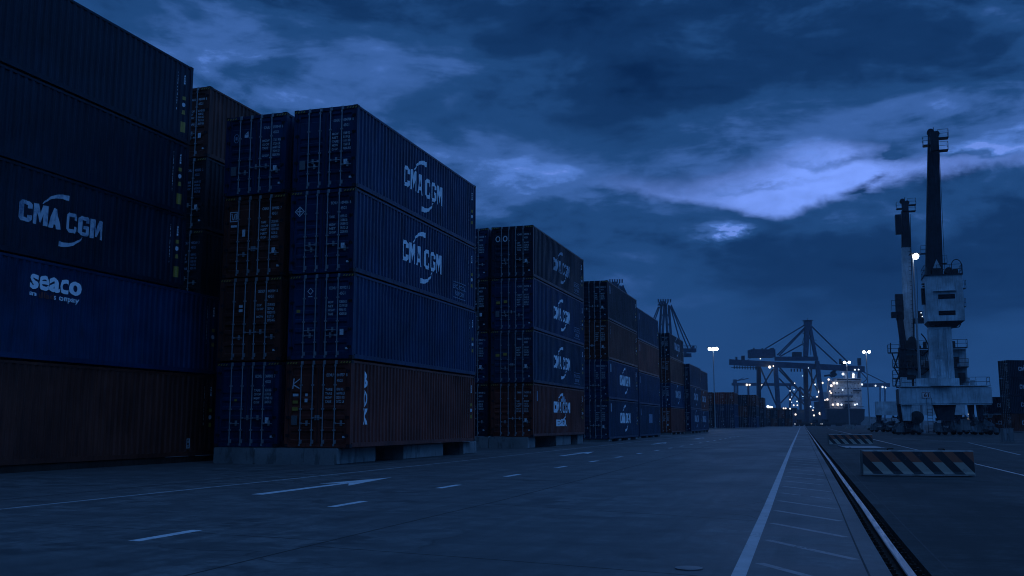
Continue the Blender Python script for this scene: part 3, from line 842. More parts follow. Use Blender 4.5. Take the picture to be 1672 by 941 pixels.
# ------------------------------------------------------------------ concrete blocks under the stacks
def block(x0, x1, y0, y1, h, label, group, notch=None, name='concrete_block'):
    m = MB(); bv = .03
    pr = [(x0 + bv, 0), (x0, bv), (x0, h - bv), (x0 + bv, h), (x1 - bv, h), (x1, h - bv), (x1, bv), (x1 - bv, 0)]
    cx, cy = (x0 + x1) / 2, (y0 + y1) / 2
    if notch:
        a, b, zn = notch   # a forklift pocket cut through the underside along x
        pr = [(y0 + bv, 0), (y0, bv), (y0, h - bv), (y0 + bv, h), (y1 - bv, h), (y1, h - bv), (y1, bv), (y1 - bv, 0), (b, 0), (b, zn), (a, zn), (a, 0)]
        m.prism([(u - cy, v) for u, v in pr], 'x', x0 - cx, x1 - cx)
    else:
        m.prism([(u - cx, v) for u, v in pr], 'y', y0 - cy, y1 - cy)
    o = m.build(name, CONC); o.location = (cx, cy, 0)
    return tag(o, label, 'concrete block', group)
gK = 'concrete blocks under the stacks'
block(-18.2, -15.12, 28.93, 30.0, .535, 'long stained concrete block under the second stack at its front right corner', gK)
block(-19.82, -18.24, 28.97, 30.0, .535, 'stained concrete block beside the brown left edge container under the second stack', gK)
block(-16.2, -15.14, 30.04, 31.9, .535, 'concrete block with a square notch under the brown vertical lettered container', gK)
block(-16.4, -14.98, 34.0, 38.05, .535, 'chipped concrete block alone midway under the second stack side', gK)
block(-16.0, -14.95, 40.4, 42.1, .535, 'concrete block under the far end of the second stack', gK)
block(-19.9, -18.0, 40.2, 41.1, .535, 'concrete block under the rear left of the second stack', gK)
block(-19.6, -17.3, 50.7, 51.6, .605, 'left concrete block under the front of the third stack', gK)
block(-17.26, -15.05, 50.66, 52.1, .605, 'concrete block under the front right corner of the third stack', gK)
block(-16.4, -15.0, 56.4, 60.0, .605, 'concrete block midway under the third stack side', gK)
block(-16.2, -14.95, 61.6, 63.1, .605, 'concrete block under the far end of the third stack', gK)
block(-19.9, -18.2, 61.6, 62.6, .605, 'concrete block under the rear left of the third stack', gK)
for (x, y, zt, nm) in [(-14.6, 70, .19, 'fourth'), (-15.45, 87.4, .15, 'fifth'), (-16.5, 114.6, .25, 'sixth'), (-15.85, 127.6, .29, 'first three-high'), (-16.25, 140.6, .29, 'last three-high')]:
    for k, wd in ((0.05, 'near end'), (3.8, 'near middle'), (7.6, 'far middle'), (11.0, 'far end')):
        block(x - 2.4, x - .08, y + k, y + k + 1.1, zt, 'low concrete sleeper under the %s of the %s stack' % (wd, nm), 'low concrete sleepers under the stacks', name='concrete_sleeper')
m = MB(); m.box(-.11, .11, -6.05, 6.05, 0, .195); o = m.build('gap_filling_bearer', RUSTED); o.location = (-21.36, 25.0, 0); tag(o, 'long dark bearer added to close the lit gap under the left edge stack, front side', 'bearer')  # dark bearers added so no light shows under the bottom container
m = MB(); m.box(-.11, .11, -6.05, 6.05, 0, .195); o = m.build('gap_filling_bearer', RUSTED); o.location = (-23.44, 25.0, 0); tag(o, 'long dark bearer added to close the lit gap under the left edge stack, back side', 'bearer')

# ------------------------------------------------------------------ striped barriers, plate, cabinet, manhole
def barrier(loc, rz, label, flip=False):
    t = thing('concrete_barrier', loc, rz, label, 'barrier', 'striped concrete barriers')
    L, H, D = 2.74, .66, .46
    prof = [(-D/2, .02), (-D/2 + .03, .12), (-D/2 + .075, H - .03), (-D/2 + .11, H), (D/2 - .11, H), (D/2 - .075, H - .03), (D/2 - .03, .12), (D/2, .02)]
    m = MB(); m.prism([(u, v) for u, v in prof], 'x', -L/2, L/2); m.build('barrier_body', CONC, t)
    # painted band of slanted stripes: red over white between the black ones, on both faces
    def face_y(z, side):
        if z < .12: yy = -D/2 + .03 * (z - .02) / .10
        else: yy = -D/2 + .03 + .045 * (z - .12) / (H - .15)
        return (yy - .004) * (1 if side < 0 else -1)
    for side in (-1, 1):
        mb = {STRIPED_DARK: MB(), STRIPED_RED: MB(), STRIPED_WHITE: MB()}
        wdt = .25; slant = .52; zb, zm, zt = .06, .36, H - .035
        k = -4
        while k < 14:
            for which in (0, 1):
                u = -L/2 + (2 * k + which) * wdt
                for (z0, z1, mt) in ((zb, .12, 1), (.12, zm, 1), (zm, zt, 0)):
                    mat = STRIPED_DARK if which else (STRIPED_WHITE if mt else STRIPED_RED)
                    o0 = -(z0 - zb) / (zt - zb) * slant; o1 = -(z1 - zb) / (zt - zb) * slant
                    q = [(u + o0, z0), (u + wdt + o0, z0), (u + wdt + o1, z1), (u + o1, z1)]
                    q = clip_x(q, -L/2 + .01, L/2 - .01)
                    if len(q) > 2: mb[mat].add([(a, face_y(b, side), b) for a, b in q], [tuple(range(len(q)))])
            k += 1
        for mat, mm in mb.items(): mm.build('painted_stripe', mat, t)
    e = MB(); e.bar((-.7, 0, H - .01), (-.7, 0, H + .035), .02, n=6); e.bar((.7, 0, H - .01), (.7, 0, H + .035), .02, n=6); e.bar((-.7, 0, H + .035), (-.55, 0, H + .035), .015, n=6); e.bar((.7, 0, H + .035), (.55, 0, H + .035), .015, n=6)
    e.build('lifting_eye', RUSTED, t)
    return t
def clip_x(poly, lo, hi):
    for bound, keep in ((lo, lambda p: p[0] >= lo), (hi, lambda p: p[0] <= hi)):
        out = []
        for i in range(len(poly)):
            a, b = poly[i], poly[(i + 1) % len(poly)]
            if keep(a): out.append(a)
            if keep(a) != keep(b):
                tt = (bound - a[0]) / (b[0] - a[0]); out.append((bound, a[1] + tt * (b[1] - a[1])))
        poly = out
        if not poly: return []
    return poly
barrier((2.36, 27.5, 0), R(8), 'near red white and black striped concrete barrier right of the rail')
barrier((1.80, 65.6, 0), R(16), 'far striped concrete barrier behind the pale plate')
pl = MB(); pl.box(-1.0, 1.0, -2.6, 2.6, 0, .05); pl.bar((-.8, -2.3, .05), (-.8, -2.3, .07), .05, n=8); pl.bar((.8, 2.3, .05), (.8, 2.3, .07), .05, n=8)
pl.bar((-.8, 2.3, .05), (-.8, 2.3, .07), .05, n=8); pl.bar((.8, -2.3, .05), (.8, -2.3, .07), .05, n=8)
o = pl.build('steel_plate', GREYSTICK); o.location = (2.15, 57.8, .002); o.rotation_euler = (0, 0, R(4)); tag(o, 'pale flat steel plate lying in front of the far striped barrier', 'plate')
t = thing('control_cabinet', (12.9, 78.2, 0), R(10), 'small pale cabinet standing in front of the dark containers at right', 'cabinet')
m = MB(); m.box(-.36, .36, -.25, .25, .08, .95); m.box(-.39, .39, -.28, .28, .95, .99); m.build('housing', CABINET, t)
m = MB(); m.box(-.34, -.01, -.266, -.252, .12, .92); m.box(.01, .34, -.266, -.252, .12, .92); d = m.build('door', CABINET, t)
m = MB(); m.box(-.06, -.03, -.285, -.267, .5, .62); m.build('handle', MACHINE, d)
m = MB(); m.box(-.42, .42, -.3, .3, 0, .08); m.build('plinth', CONC, t)
m = MB(); m.bar((.3, 0, .99), (.3, 0, 1.35), .03, n=6); m.build('cable_post', MACHINE, t)
m = MB(); m.bar((0, 0, 0), (0, 0, .009), .13, n=28, smooth=False); m.bar((0, 0, .0092), (0, 0, .0098), .09, n=24, smooth=False)
o = m.build('manhole_cover', plain('worn_cast_iron', (.15, .15, .15), .4, .5, .3, 30)); o.location = (-1.23, 9.46, .002); tag(o, 'small round metal cover set in the concrete near the white line', 'manhole cover')

# ------------------------------------------------------------------ lamp masts
def point(name, p, power, parent, c=(.75, .86, 1.0), r=.25):
    l = bpy.data.lights.new(name, 'POINT'); l.energy = power; l.color = c; l.shadow_soft_size = r
    o = bpy.data.objects.new(name, l); col.objects.link(o); o.location = p
    if parent: o.parent = parent
    return o
def mast(px, ybase, ytop, D, heads, label, power, block_size=.0, rad=.16, hr=.36, spots=False):
    base = survey(px, ybase, D); w_ = world(base); top = survey(px, ytop, D)
    t = thing('lamp_mast', (w_.x, w_.y, 0), YAW, label, 'lamp mast', 'floodlight masts of the yard')
    h = top.z
    m = MB(); m.bar((0, 0, 0), (0, 0, h), rad, rad * .5, n=10); m.bar((0, 0, 0), (0, 0, .35), rad * 1.8, n=10); m.build('pole', GALV, t)
    if block_size:
        b = MB(); q = block_size; b.prism([(-q, 0), (-q * .72, 1.0), (q * .72, 1.0), (q, 0)], 'y', -q * .8, q * .8); b.build('foot_block', CONC, t)
    c = MB()
    for hx, hy in heads:
        c.bar((0, 0, h - .15), (hx, hy, h), .05, n=6)
    c.build('bracket', GALV, t)
    for hx, hy in heads:
        hd = MB(); hd.box(hx - hr, hx + hr, hy - hr * .5, hy + hr * .8, h + hr * .35, h + hr * .75); f = hd.build('lamp_head', MACHINE, t)
        g_ = MB(); g_.ball((hx, hy - hr * .3, h), hr * .72, n=10); g_.build('lens', LAMPMAT, f)
    point('lamp_light', (0, -1.2, h - .3), power, t)
    return t
mast(1168, 698, 570, 236, [(-.85, 0), (0, -.5), (.85, 0), (0, .6)], 'tall floodlight mast in front of the far cross row of containers', 40, hr=.56)
mast(1387.5, 700, 592, 225, [(-.55, 0), (.55, 0)], 'floodlight mast on a concrete foot in front of the lit ship', 50, 1.1, hr=.42)
mast(1420.5, 701, 575, 205, [(-.45, .2), (.55, -.2)], 'tall twin floodlight mast between the ship and the harbour cranes', 50, .9, hr=.42)
mast(1507, 706, 419, 135, [(.35, 0)], 'very tall floodlight mast between the two harbour cranes', 60, rad=.2, hr=.62)

# ------------------------------------------------------------------ the two harbour cranes
class Site:
    """a crane's own frame: x right, y away, z up, from its base point"""
    def __init__(s, name, px, D, label, cat, group=None, turn=0.0):
        b = survey(px, 700, D); w_ = world(b); s.x0 = b.x; s.D = D
        s.t = thing(name, (w_.x, w_.y, 0), YAW - turn, label, cat, group)
        s.turn = turn
    def p(s, px, py, dy=0.0):
        x = 0.0; c, n_ = math.cos(s.turn), math.sin(s.turn)
        for _ in range(4):
            v = survey(px, py, s.D - x * n_ + dy * c); x = (v.x - s.x0 - dy * n_) / c
        return Vector((x, dy, v.z))
    def slab(s, m, x0, x1, y0, y1, d0, d1, mi=0):
        a = s.p(x0, y1, d0); b = s.p(x1, y0, d0); m.box(a.x, b.x, d0, d1, a.z, b.z, mi)
    def build(s, m, name, mats, parent=None): return m.build(name, mats, parent or s.t)

gH2 = 'level luffing harbour cranes'
def bogie(S, x, dy, mirror=1, name='bogie'):
    """travelling bogie: two wheel trucks, an equaliser beam, drive box and four wheels"""
    m = MB()
    for k in (-.78, .78):
        m.prism([(x+k-.62, .30), (x+k-.52, .78), (x+k-.2, .95), (x+k+.2, .95), (x+k+.52, .78), (x+k+.62, .30)], 'y', dy - .34, dy - .24)
        m.prism([(x+k-.62, .30), (x+k-.52, .78), (x+k-.2, .95), (x+k+.2, .95), (x+k+.52, .78), (x+k+.62, .30)], 'y', dy + .24, dy + .34)
        m.box(x+k-.12, x+k+.12, dy - .36, dy + .36, .62, .74)
    m.prism([(x-1.05, .98), (x-.95, 1.25), (x-.3, 1.62), (x+.3, 1.62), (x+.95, 1.25), (x+1.05, .98)], 'y', dy - .2, dy + .2)
    b = S.build(m, name, BOGIEGREY)
    for k in (-1.12, -.45, .45, 1.12):
        wv = MB(); wv.bar((x+k, dy-.14, .31), (x+k, dy+.14, .31), .30, n=18, smooth=False); wv.bar((x+k, dy-.17, .31), (x+k, dy+.17, .31), .10, n=10, smooth=False)
        S.build(wv, 'wheel', RUSTED, b)
    dv = MB(); dv.box(x-.3, x+.25, dy-.75, dy-.37, .35, .72); dv.bar((x+.28, dy-.56, .54), (x+.72, dy-.56, .54), .17, n=10); S.build(dv, 'drive_motor', MACHINE, b)
    cl = MB(); rg = random.Random(int(x * 100) + 7)
    for q in range(9):
        ax = x + rg.uniform(-1.4, 1.4); az = rg.uniform(.8, 2.1); w_ = rg.uniform(.08, .26); cl.box(ax - w_, ax + w_, dy - .5, dy - .36 + rg.uniform(0, .2), az, az + rg.uniform(.1, .4))
    for q in range(6):
        ax = x + rg.uniform(-1.3, 1.3); cl.bar((ax, dy - .45, .3), (ax + rg.uniform(-.6, .6), dy - .4, rg.uniform(1.2, 2.4)), .035, n=5)
    S.build(cl, 'hose_fitting', CRANEDARK if int(x * 10) % 2 else BOGIEGREY, b)
    bu = MB(); bu.box(x-1.62, x-1.36, dy-.2, dy+.2, .3, .62); bu.bar((x-1.75, dy, .46), (x-1.6, dy, .46), .1, n=8); bu.box(x+1.36, x+1.62, dy-.2, dy+.2, .3, .62); S.build(bu, 'buffer', MACHINE, b)
    return b

def jib_head(S, px0, px1, ytop, y1, y2, parent_name='jib_head'):
    m = MB(); a = S.p(px0, y1); b = S.p(px1, ytop)
    cx = (a.x + b.x) / 2
    m.box(cx - .45, cx + .45, -.5, .5, a.z, b.z - .7); m.bar((cx - .35, -.3, b.z - .5), (cx - .35, .3, b.z - .5), .38, n=14, smooth=False); m.bar((cx + .3, -.3, b.z - .8), (cx + .3, .3, b.z - .8), .34, n=14, smooth=False)
    m.bar((cx, 0, b.z - .8), (cx, 0, b.z + .1), .04, n=5); m.bar((cx - .4, 0, b.z - .6), (cx - .4, 0, b.z - .1), .03, n=5)
    o = S.build(m, parent_name, CRANEDARK)
    r = MB()
    for yy, s_, ln in ((y1, 1, 1.05), (y2, 1, 1.15), ((y1 + y2) / 2, -1, .85)):
        z = S.p(px0, yy).z; x0, x1 = (cx + s_ * .4, cx + s_ * (.4 + ln)); r.box(min(x0, x1), max(x0, x1), -.5, .5, z - .1, z)
        r.rail([(x0, -.48, z), (x1, -.48, z), (x1, .48, z)], .95, .025)
    S.build(r, 'platform', CRANEDARK)
    return o

# near crane
S = Site('harbour_crane', 1545, 112, 'near harbour crane with grey machine house and tall dark upright jib', 'harbour crane', gH2, R(18))
m = MB(); S.slab(m, 1471, 1619, 632, 659.5, 0, 2.6); a = S.p(1471, 632); b = S.p(1619, 659.5)
m.box(a.x - .05, b.x + .05, -.12, 2.75, a.z, a.z + .09); m.box(a.x - .04, b.x + .04, -.1, 2.72, b.z - .09, b.z)
for px in (1489, 1510, 1548, 1598): 
    c = S.p(px, 640); m.box(c.x - .02, c.x + .02, -.035, 0, b.z, a.z)
S.build(m, 'portal_beam', CRANEGREY)
m = MB(); c = S.p(1512, 645); m.box(c.x - .46, c.x + .46, -.03, -.002, c.z - .4, c.z + .33); pnl = S.build(m, 'number_board', STICKER)
m = MB(); x_, z_ = c.x, c.z
V, Fc = text2d('61', x_ - .25, x_ + .3, z_ - .25, z_ + .2, .04); me = bpy.data.meshes.new('lettering'); me.from_pydata([(u, -.034, v) for u, v in V], [], Fc); me.materials.append(REDMARK); put('lettering', me, pnl)
V, Fc = frame2d(x_ - .45, x_ + .45, z_ - .39, z_ + .32, .05); me = bpy.data.meshes.new('board_border'); me.from_pydata([(u, -.034, v) for u, v in V], [], Fc); me.materials.append(REDMARK); put('board_border', me, pnl)
zb = S.p(1545, 659.5).z
for px0, px1, dy in ((1472, 1489, .2), (1596, 1606, .2)):
    for d0 in (dy, 7.5):
        m = MB(); a = S.p(px0, 660); b = S.p(px1, 660)
        m.prism([(a.x, zb - .01), (b.x, zb - .01), (b.x - .1, 1.63), (a.x + .15, 1.63)], 'y', d0, d0 + 1.4); S.build(m, 'leg', CRANEGREY if px0 == 1472 and d0 < 1 else CRANEDARK)
for d0, (pa, pb) in ((7.4, (1471, 1619)),):
    m = MB(); a = S.p(pa, 632); b = S.p(pb, 659.5); m.box(a.x, b.x, d0, d0 + 2.2, zb, a.z - .02); S.build(m, 'portal_beam', CRANEDARK)
for px in (1480, 1602):
    m = MB(); a = S.p(px, 640); m.box(a.x - .6, a.x + .6, 2.62, 7.38, zb + .05, a.z + .4); S.build(m, 'cross_beam', CRANEDARK)
for px, dy in ((1484, .9), (1551, .9), (1611, .9), (1484, 8.2), (1611, 8.2)): bogie(S, S.p(px, 700).x, dy)
# central pintle under the beam, cable drum and cabinets between the legs
m = MB(); a = S.p(1525, 660); b = S.p(1562, 684); m.prism([(a.x, zb - .01), (b.x + .1, zb - .01), (b.x - .3, 1.64), (a.x + .5, 1.64)], 'y', .3, 2.2); S.build(m, 'centre_pedestal', CRANEDARK)
m = MB(); a = S.p(1498, 690); m.bar((a.x, .2, 2.0), (a.x, .8, 2.0), .75, n=22, smooth=False); m.bar((a.x, .1, 2.0), (a.x, .9, 2.0), .18, n=12); m.box(a.x - .2, a.x + .2, .82, 1.2, .5, 2.3); S.build(m, 'cable_drum', MACHINE)
m = MB(); a = S.p(1577, 690); m.box(a.x - .5, a.x + .45, .3, 1.3, .55, 1.75); m.box(a.x - .55, a.x + .5, .25, 1.35, 1.75, 1.82); S.build(m, 'switch_cabinet', CABINET)
m = MB(); a = S.p(1519, 690)
for i in range(9): m.box(a.x - .25, a.x + .25, -.3, .1, .4 + i * .36, .44 + i * .36)
m.bar((a.x - .27, -.3, 0.2), (a.x - .27, -.3, 4.2), .03, n=5); m.bar((a.x + .27, -.3, .2), (a.x + .27, -.3, 4.2), .03, n=5); S.build(m, 'ladder', MACHINE)
# turntable, column, machine house
m = MB(); a = S.p(1496, 632); b = S.p(1557, 617); cx = S.p(1536, 620).x
prf = []
for i in range(28):
    t_ = 2 * PI * i / 28; prf.append((cx + 2.15 * math.cos(t_), 1.6 + 2.1 * math.sin(t_)))
m.prism(prf, 'z', a.z + .09, b.z); S.build(m, 'slewing_ring', CRANEGREY)
m = MB(); m.box(a.x, cx - 1.2, .4, 2.4, a.z + .092, b.z - .02); S.build(m, 'gear_cover', CRANEGREY)
m = MB(); a = S.p(1521.5, 617); b = S.p(1554.5, 533)
for k in range(1):
    m.prism([(a.x, a.z), (b.x, a.z), (b.x - .05, b.z), (a.x + .03, b.z)], 'y', .35, 2.6)
S.build(m, 'column', CRANEGREY)
m = MB(); a = S.p(1514, 525, -.3); b = S.p(1571, 448, -.3); m.box(a.x, b.x, -.3, 3.6, a.z, b.z); hs = S.build(m, 'machine_house', CRANEGREY)
m = MB(); m.box(a.x - .08, b.x + .08, -.42, 3.72, b.z, b.z + .12); S.build(m, 'house_roof', CRANEDARK, hs)
m = MB(); c = S.p(1520, 533); m.add([(a.x, -.3, a.z), (b.x, -.3, a.z), (b.x, 3.6, a.z), (a.x, 3.6, a.z), (c.x, .2, c.z), (b.x - .7, .2, c.z), (b.x - .7, 3.0, c.z), (c.x, 3.0, c.z)], [(0,1,5,4), (1,2,6,5), (2,3,7,6), (3,0,4,7), (4,5,6,7)]); S.build(m, 'house_skirt', CRANEDARK, hs)
for y0, y1, x0, x1 in ((480, 488.5, 1532, 1559), (507, 515, 1533, 1560)):
    m = MB(); p0 = S.p(x0, y1, -.3); p1 = S.p(x1, y0, -.3); m.box(p0.x, p1.x, -.325, -.302, p0.z, p1.z)
    wf = S.build(m, 'window', GLASSDARK, hs)
    m = MB()
    for k in range(5):
        x = p0.x + (p1.x - p0.x) * k / 4; m.box(x - .025, x + .025, -.345, -.326, p0.z - .04, p1.z + .04)
m = MB(); p0 = S.p(1524, 478, -.3); p1 = S.p(1562, 478, -.3); m.box(p0.x, p1.x, -.55, -.302, p0.z + .12, p0.z + .18); S.build(m, 'window_hood', CRANEGREY, hs)
m = MB(); z = b.z + .12
m.rail([(a.x, -.35, z), (b.x + .05, -.35, z), (b.x + .05, 3.6, z), (a.x, 3.6, z), (a.x, -.35, z)], 1.1, .03)
arc = [(b.x - 1.1, -.35, z)]
for k in range(9): arc.append((b.x - .55 - .55 * math.cos(PI * k / 8), -.35, z + .9 + .75 * math.sin(PI * k / 8)))
arc.append((b.x, -.35, z))
for p0, p1 in zip(arc[:-1], arc[1:]): m.bar(p0, p1, .05, n=6)
S.build(m, 'railing', CRANEDARK)
m = MB(); p0 = S.p(1530, 446); m.box(p0.x - .5, p0.x + .6, .2, 1.6, z, z + .7); m.bar((p0.x + 1.3, .2, z + .45), (p0.x + 1.3, 1.6, z + .45), .42, n=14); m.bar((p0.x + 2.0, .3, z + .35), (p0.x + 2.0, 1.2, z + .35), .33, n=12); m.box(p0.x - 1.1, p0.x - .7, .1, .6, z, z + 1.0); S.build(m, 'winch', MACHINE)
m = MB(); p0 = S.p(1530, 440); m.prism([(p0.x - .42, z + .75), (p0.x + .42, z + .75), (p0.x + .2, z + 1.35), (p0.x, z + 1.8), (p0.x - .2, z + 1.35)], 'y', -.1, .3); S.build(m, 'beacon_hood', CRANEGREY)
m = MB(); a = S.p(1526.5, 470, .9); b = S.p(1525, 212, .9)
m.beam((a.x, 2.0, a.z), (b.x, 2.0, b.z), 1.95, 1.5, 1.12, .9); S.build(m, 'jib', CRANEDARK)
m = MB(); e0 = S.p(1513, 455, .8); e1 = S.p(1517, 245, .8)
m.bar((e0.x - .02, 1.15, e0.z), (e1.x - .02, 1.4, e1.z), .05, n=5); m.bar((e0.x + 2.05, 1.15, e0.z), (e1.x + 1.2, 1.5, e1.z), .03, n=5)
for k in range(22):
    q = e0.lerp(e1, k / 21); m.box(q.x - .1, q.x + .12, 1.2, 1.3, q.z, q.z + .05)
S.build(m, 'jib_ladder', MACHINE)
jib_head(S, 1511, 1539, 208, 248, 228)
m = MB(); a = S.p(1541, 432)
for py, px, s_ in ((412, 1510, -1), (428, 1543, 1)):
    q = S.p(px, py); m.box(q.x - .35, q.x + .35, 1.0, 1.8, q.z, q.z + .06); m.rail([(q.x - .35, 1.0, q.z + .06), (q.x + .35, 1.0, q.z + .06)], .9, .025)
for py in (470, 500): 
    q = S.p(1574, py); m.box(q.x - .55, q.x + .3, .6, 1.6, q.z, q.z + .06); m.rail([(q.x - .2, .6, q.z + .06), (q.x + .3, .6, q.z + .06), (q.x + .3, 1.6, q.z + .06)], .9, .025)
S.build(m, 'side_platform', CRANEDARK)
m = MB(); a = S.p(1619, 632); z = a.z + .09
m.rail([(S.p(1572, 632).x, .05, z), (S.p(1617, 632).x, .05, z), (S.p(1617, 632).x, 2.5, z)], 1.05, .03); m.rail([(S.p(1473, 632).x, .05, z), (S.p(1496, 632).x, .05, z)], 1.05, .03)
S.build(m, 'railing', CRANEDARK)
m = MB(); p0 = S.p(1514, 500, .5); p1 = S.p(1507, 470, .5)
for k in range(7):
    q = S.p(1510 + (k % 2) * 1.5, 488 - k * 4.0, .5); m.box(q.x - .35, q.x + .3, .3, .9, q.z - .05, q.z + .06)
m.box(p0.x - .55, p0.x - .05, .4, 1.1, S.p(1510, 496).z, S.p(1510, 470).z); S.build(m, 'hose_reel_bracket', MACHINE)
m = MB(); pts = [S.p(1553, 536, .2), S.p(1566, 534, .2), S.p(1569, 529, .2)]
for p0, p1 in zip(pts[:-1], pts[1:]): m.bar(p0, p1, .06, n=5)
S.build(m, 'cable_pipe', MACHINE)
m = MB(); z = S.p(1545, 632).z + .09
for px, w_, h_ in ((1477, .7, 1.1), (1486, .5, .8), (1590, .5, .7)):
    q = S.p(px, 632); m.box(q.x - w_ / 2, q.x + w_ / 2, .5, 1.1, z, z + h_)
S.build(m, 'switch_cabinet', CRANEGREY)
m = MB(); q0 = S.p(1519, 617, .2); q1 = S.p(1519, 537, .2)
for k in (-.18, .18): m.bar((q0.x + 1.0 + k, .26, q0.z), (q0.x + 1.0 + k, .26, q1.z), .025, n=4)
for k in range(18): zz = q0.z + (q1.z - q0.z) * k / 17; m.bar((q0.x + .82, .26, zz), (q0.x + 1.18, .26, zz), .018, n=4)
S.build(m, 'ladder', CRANEGREY)
m = MB(); q0 = S.p(1550, 617, .25); q1 = S.p(1550, 536, .25); m.bar((q0.x, .28, q0.z), (q0.x, .28, q1.z), .07, n=6); m.bar((q0.x - .25, .29, q0.z), (q0.x - .25, .29, q1.z), .04, n=5); S.build(m, 'cable_pipe', CRANEGREY)
m = MB(); q0 = S.p(1534, 612, .3); m.box(q0.x - .4, q0.x + .4, .31, .345, q0.z - .1, q0.z + 1.75); S.build(m, 'door', CRANEGREY)
for px, dy in ((1497, .4), (1532, .2), (1566, .3), (1590, .4)):
    m = MB(); q = S.p(px, 700); m.box(q.x - .35, q.x + .35, dy, dy + .7, .35, .35 + .6 + (px % 5) * .22); m.box(q.x - .12, q.x + .12, dy - .12, dy, .5, .8); S.build(m, 'control_box', BOGIEGREY)
# hanging hoses between mast and house
m = MB(); pts = [S.p(1504, 545, 2), S.p(1510, 552, 2), S.p(1515, 562, 2), S.p(1518, 585, 2), S.p(1519, 612, 2)]
for p0, p1 in zip(pts[:-1], pts[1:]): m.bar(p0, p1, .07, n=6)
S.build(m, 'cable_pipe', MACHINE)

# rear crane
S = Site('harbour_crane', 1500, 146, 'rear harbour crane with broad tower, stepped platforms and half grey jib', 'harbour crane', gH2, R(17))
m = MB(); S.slab(m, 1431, 1575, 655, 678, 0, 2.8); S.build(m, 'portal_beam', CRANEGREY)
zb = S.p(1500, 678).z
for px0, px1 in ((1431, 1440), (1560, 1572)):
    m = MB(); a = S.p(px0, 678); b = S.p(px1, 678); m.prism([(a.x, zb), (b.x, zb), (b.x - .1, 1.63), (a.x + .1, 1.63)], 'y', .3, 1.8); S.build(m, 'leg', CRANEDARK)
for px in (1437, 1456, 1566): bogie(S, S.p(px, 700).x, 1.0)
m = MB(); S.slab(m, 1476, 1577, 570, 655, 1.5, 8.5); S.build(m, 'tower', CRANEGREY)
for k, (py, x0, x1) in enumerate(((569, 1470, 1580), (600, 1474, 1582), (632, 1464, 1584))):
    m = MB(); a = S.p(x0, py, .2); b = S.p(x1, py, .2); m.box(a.x, b.x, .2, 1.48, a.z - .14, a.z); pf = S.build(m, 'platform', CRANEDARK)
    m = MB(); m.rail([(a.x, 1.4, a.z), (a.x, .22, a.z), (b.x, .22, a.z), (b.x, 1.4, a.z)], 1.15, .04); S.build(m, 'railing', CRANEDARK, pf)
    m = MB()
    for q in range(9):
        x = a.x + (b.x - a.x) * (.1 + .085 * q); hgt = (.5, .9, .4, 1.0, .6)[q % 5]; m.box(x, x + .5, .9, 1.4, a.z, a.z + hgt)
    S.build(m, 'deck_machinery', MACHINE, pf)
# braces under the platforms and the stair tower at the left
m = MB()
for py in (569, 600):
    a = S.p(1494, py, .9); b = S.p(1506, py + 12, .9); c = S.p(1518, py, .9); m.bar((a.x, .9, a.z - .14), (b.x, .9, b.z), .12, n=6); m.bar((b.x, .9, b.z), (c.x, .9, c.z - .14), .12, n=6)
S.build(m, 'brace', CRANEDARK)
m = MB()
for py, x0, x1 in ((576, 1450, 1468), (600, 1458, 1474), (618, 1458, 1473), (630, 1458, 1470)):
    a = S.p(x0, py, .6); b = S.p(x1, py, .6); m.box(a.x, b.x, .1, 1.3, a.z - .12, a.z); m.rail([(b.x, .12, a.z), (a.x, .12, a.z), (a.x, 1.25, a.z)], 1.15, .04)
for (x0, y0, x1, y1) in ((1456, 576, 1465, 600), (1468, 576, 1460, 600), (1460, 600, 1470, 618), (1472, 600, 1462, 630), (1454, 560, 1454, 576)):
    m.bar(S.p(x0, y0, .7), S.p(x1, y1, .7), .1, n=6)
S.build(m, 'stair_tower', MACHINE)
m = MB(); a = S.p(1472, 665, .5); b = S.p(1477, 570, .5); m.box(a.x, b.x + .2, .4, 1.4, a.z, b.z + .2); S.build(m, 'corner_post', CRANEDARK)
# jib: grey lower half, dark upper half
m = MB(); a = S.p(1484.5, 572, 3); b = S.p(1479.8, 405, 3); c = S.p(1477.5, 345, 3)
m.beam((a.x, 3, a.z), (b.x, 3, b.z), 1.75, 1.3, 1.35, 1.1); S.build(m, 'jib', CRANEGREY)
m = MB(); m.beam((b.x, 3, b.z), (c.x, 3, c.z), 1.36, 1.1, 1.05, .85); S.build(m, 'jib_upper', CRANEDARK)
jib_head(S, 1469, 1486, 323, 346, 336)
m = MB(); S.slab(m, 1463.5, 1471, 350, 381, 2.2, 3.6); S.build(m, 'head_box', CRANEDARK)
m = MB(); a = S.p(1463, 505, 2); b = S.p(1474, 480, 2); m.box(a.x, b.x, 2, 3.2, S.p(1463, 520).z, b.z); m.box(a.x - .7, b.x - .3, 2, 3.2, S.p(1463, 516).z, S.p(1463, 507).z)
q0 = S.p(1470, 530, 2); q1 = S.p(1477, 575, 2); m.beam((q0.x, 2.4, q0.z + 1), (q1.x, 2.4, q1.z), .9, .8); m.rail([(a.x - .6, 2, S.p(1463, 505).z), (b.x, 2, S.p(1463, 505).z)], 1.6, .04)
S.build(m, 'luffing_gear', CRANEDARK)
m = MB(); e0 = S.p(1491, 560, 2.2); e1 = S.p(1484.5, 405, 2.2)
for k in range(26):
    q = e0.lerp(e1, k / 25); m.bar((q.x - .15, 2.2, q.z), (q.x + .2, 2.2, q.z), .03, n=4)
m.bar((e0.x + .2, 2.2, e0.z), (e1.x + .2, 2.2, e1.z), .03, n=4); S.build(m, 'jib_ladder', CRANEDARK)
m = MB()
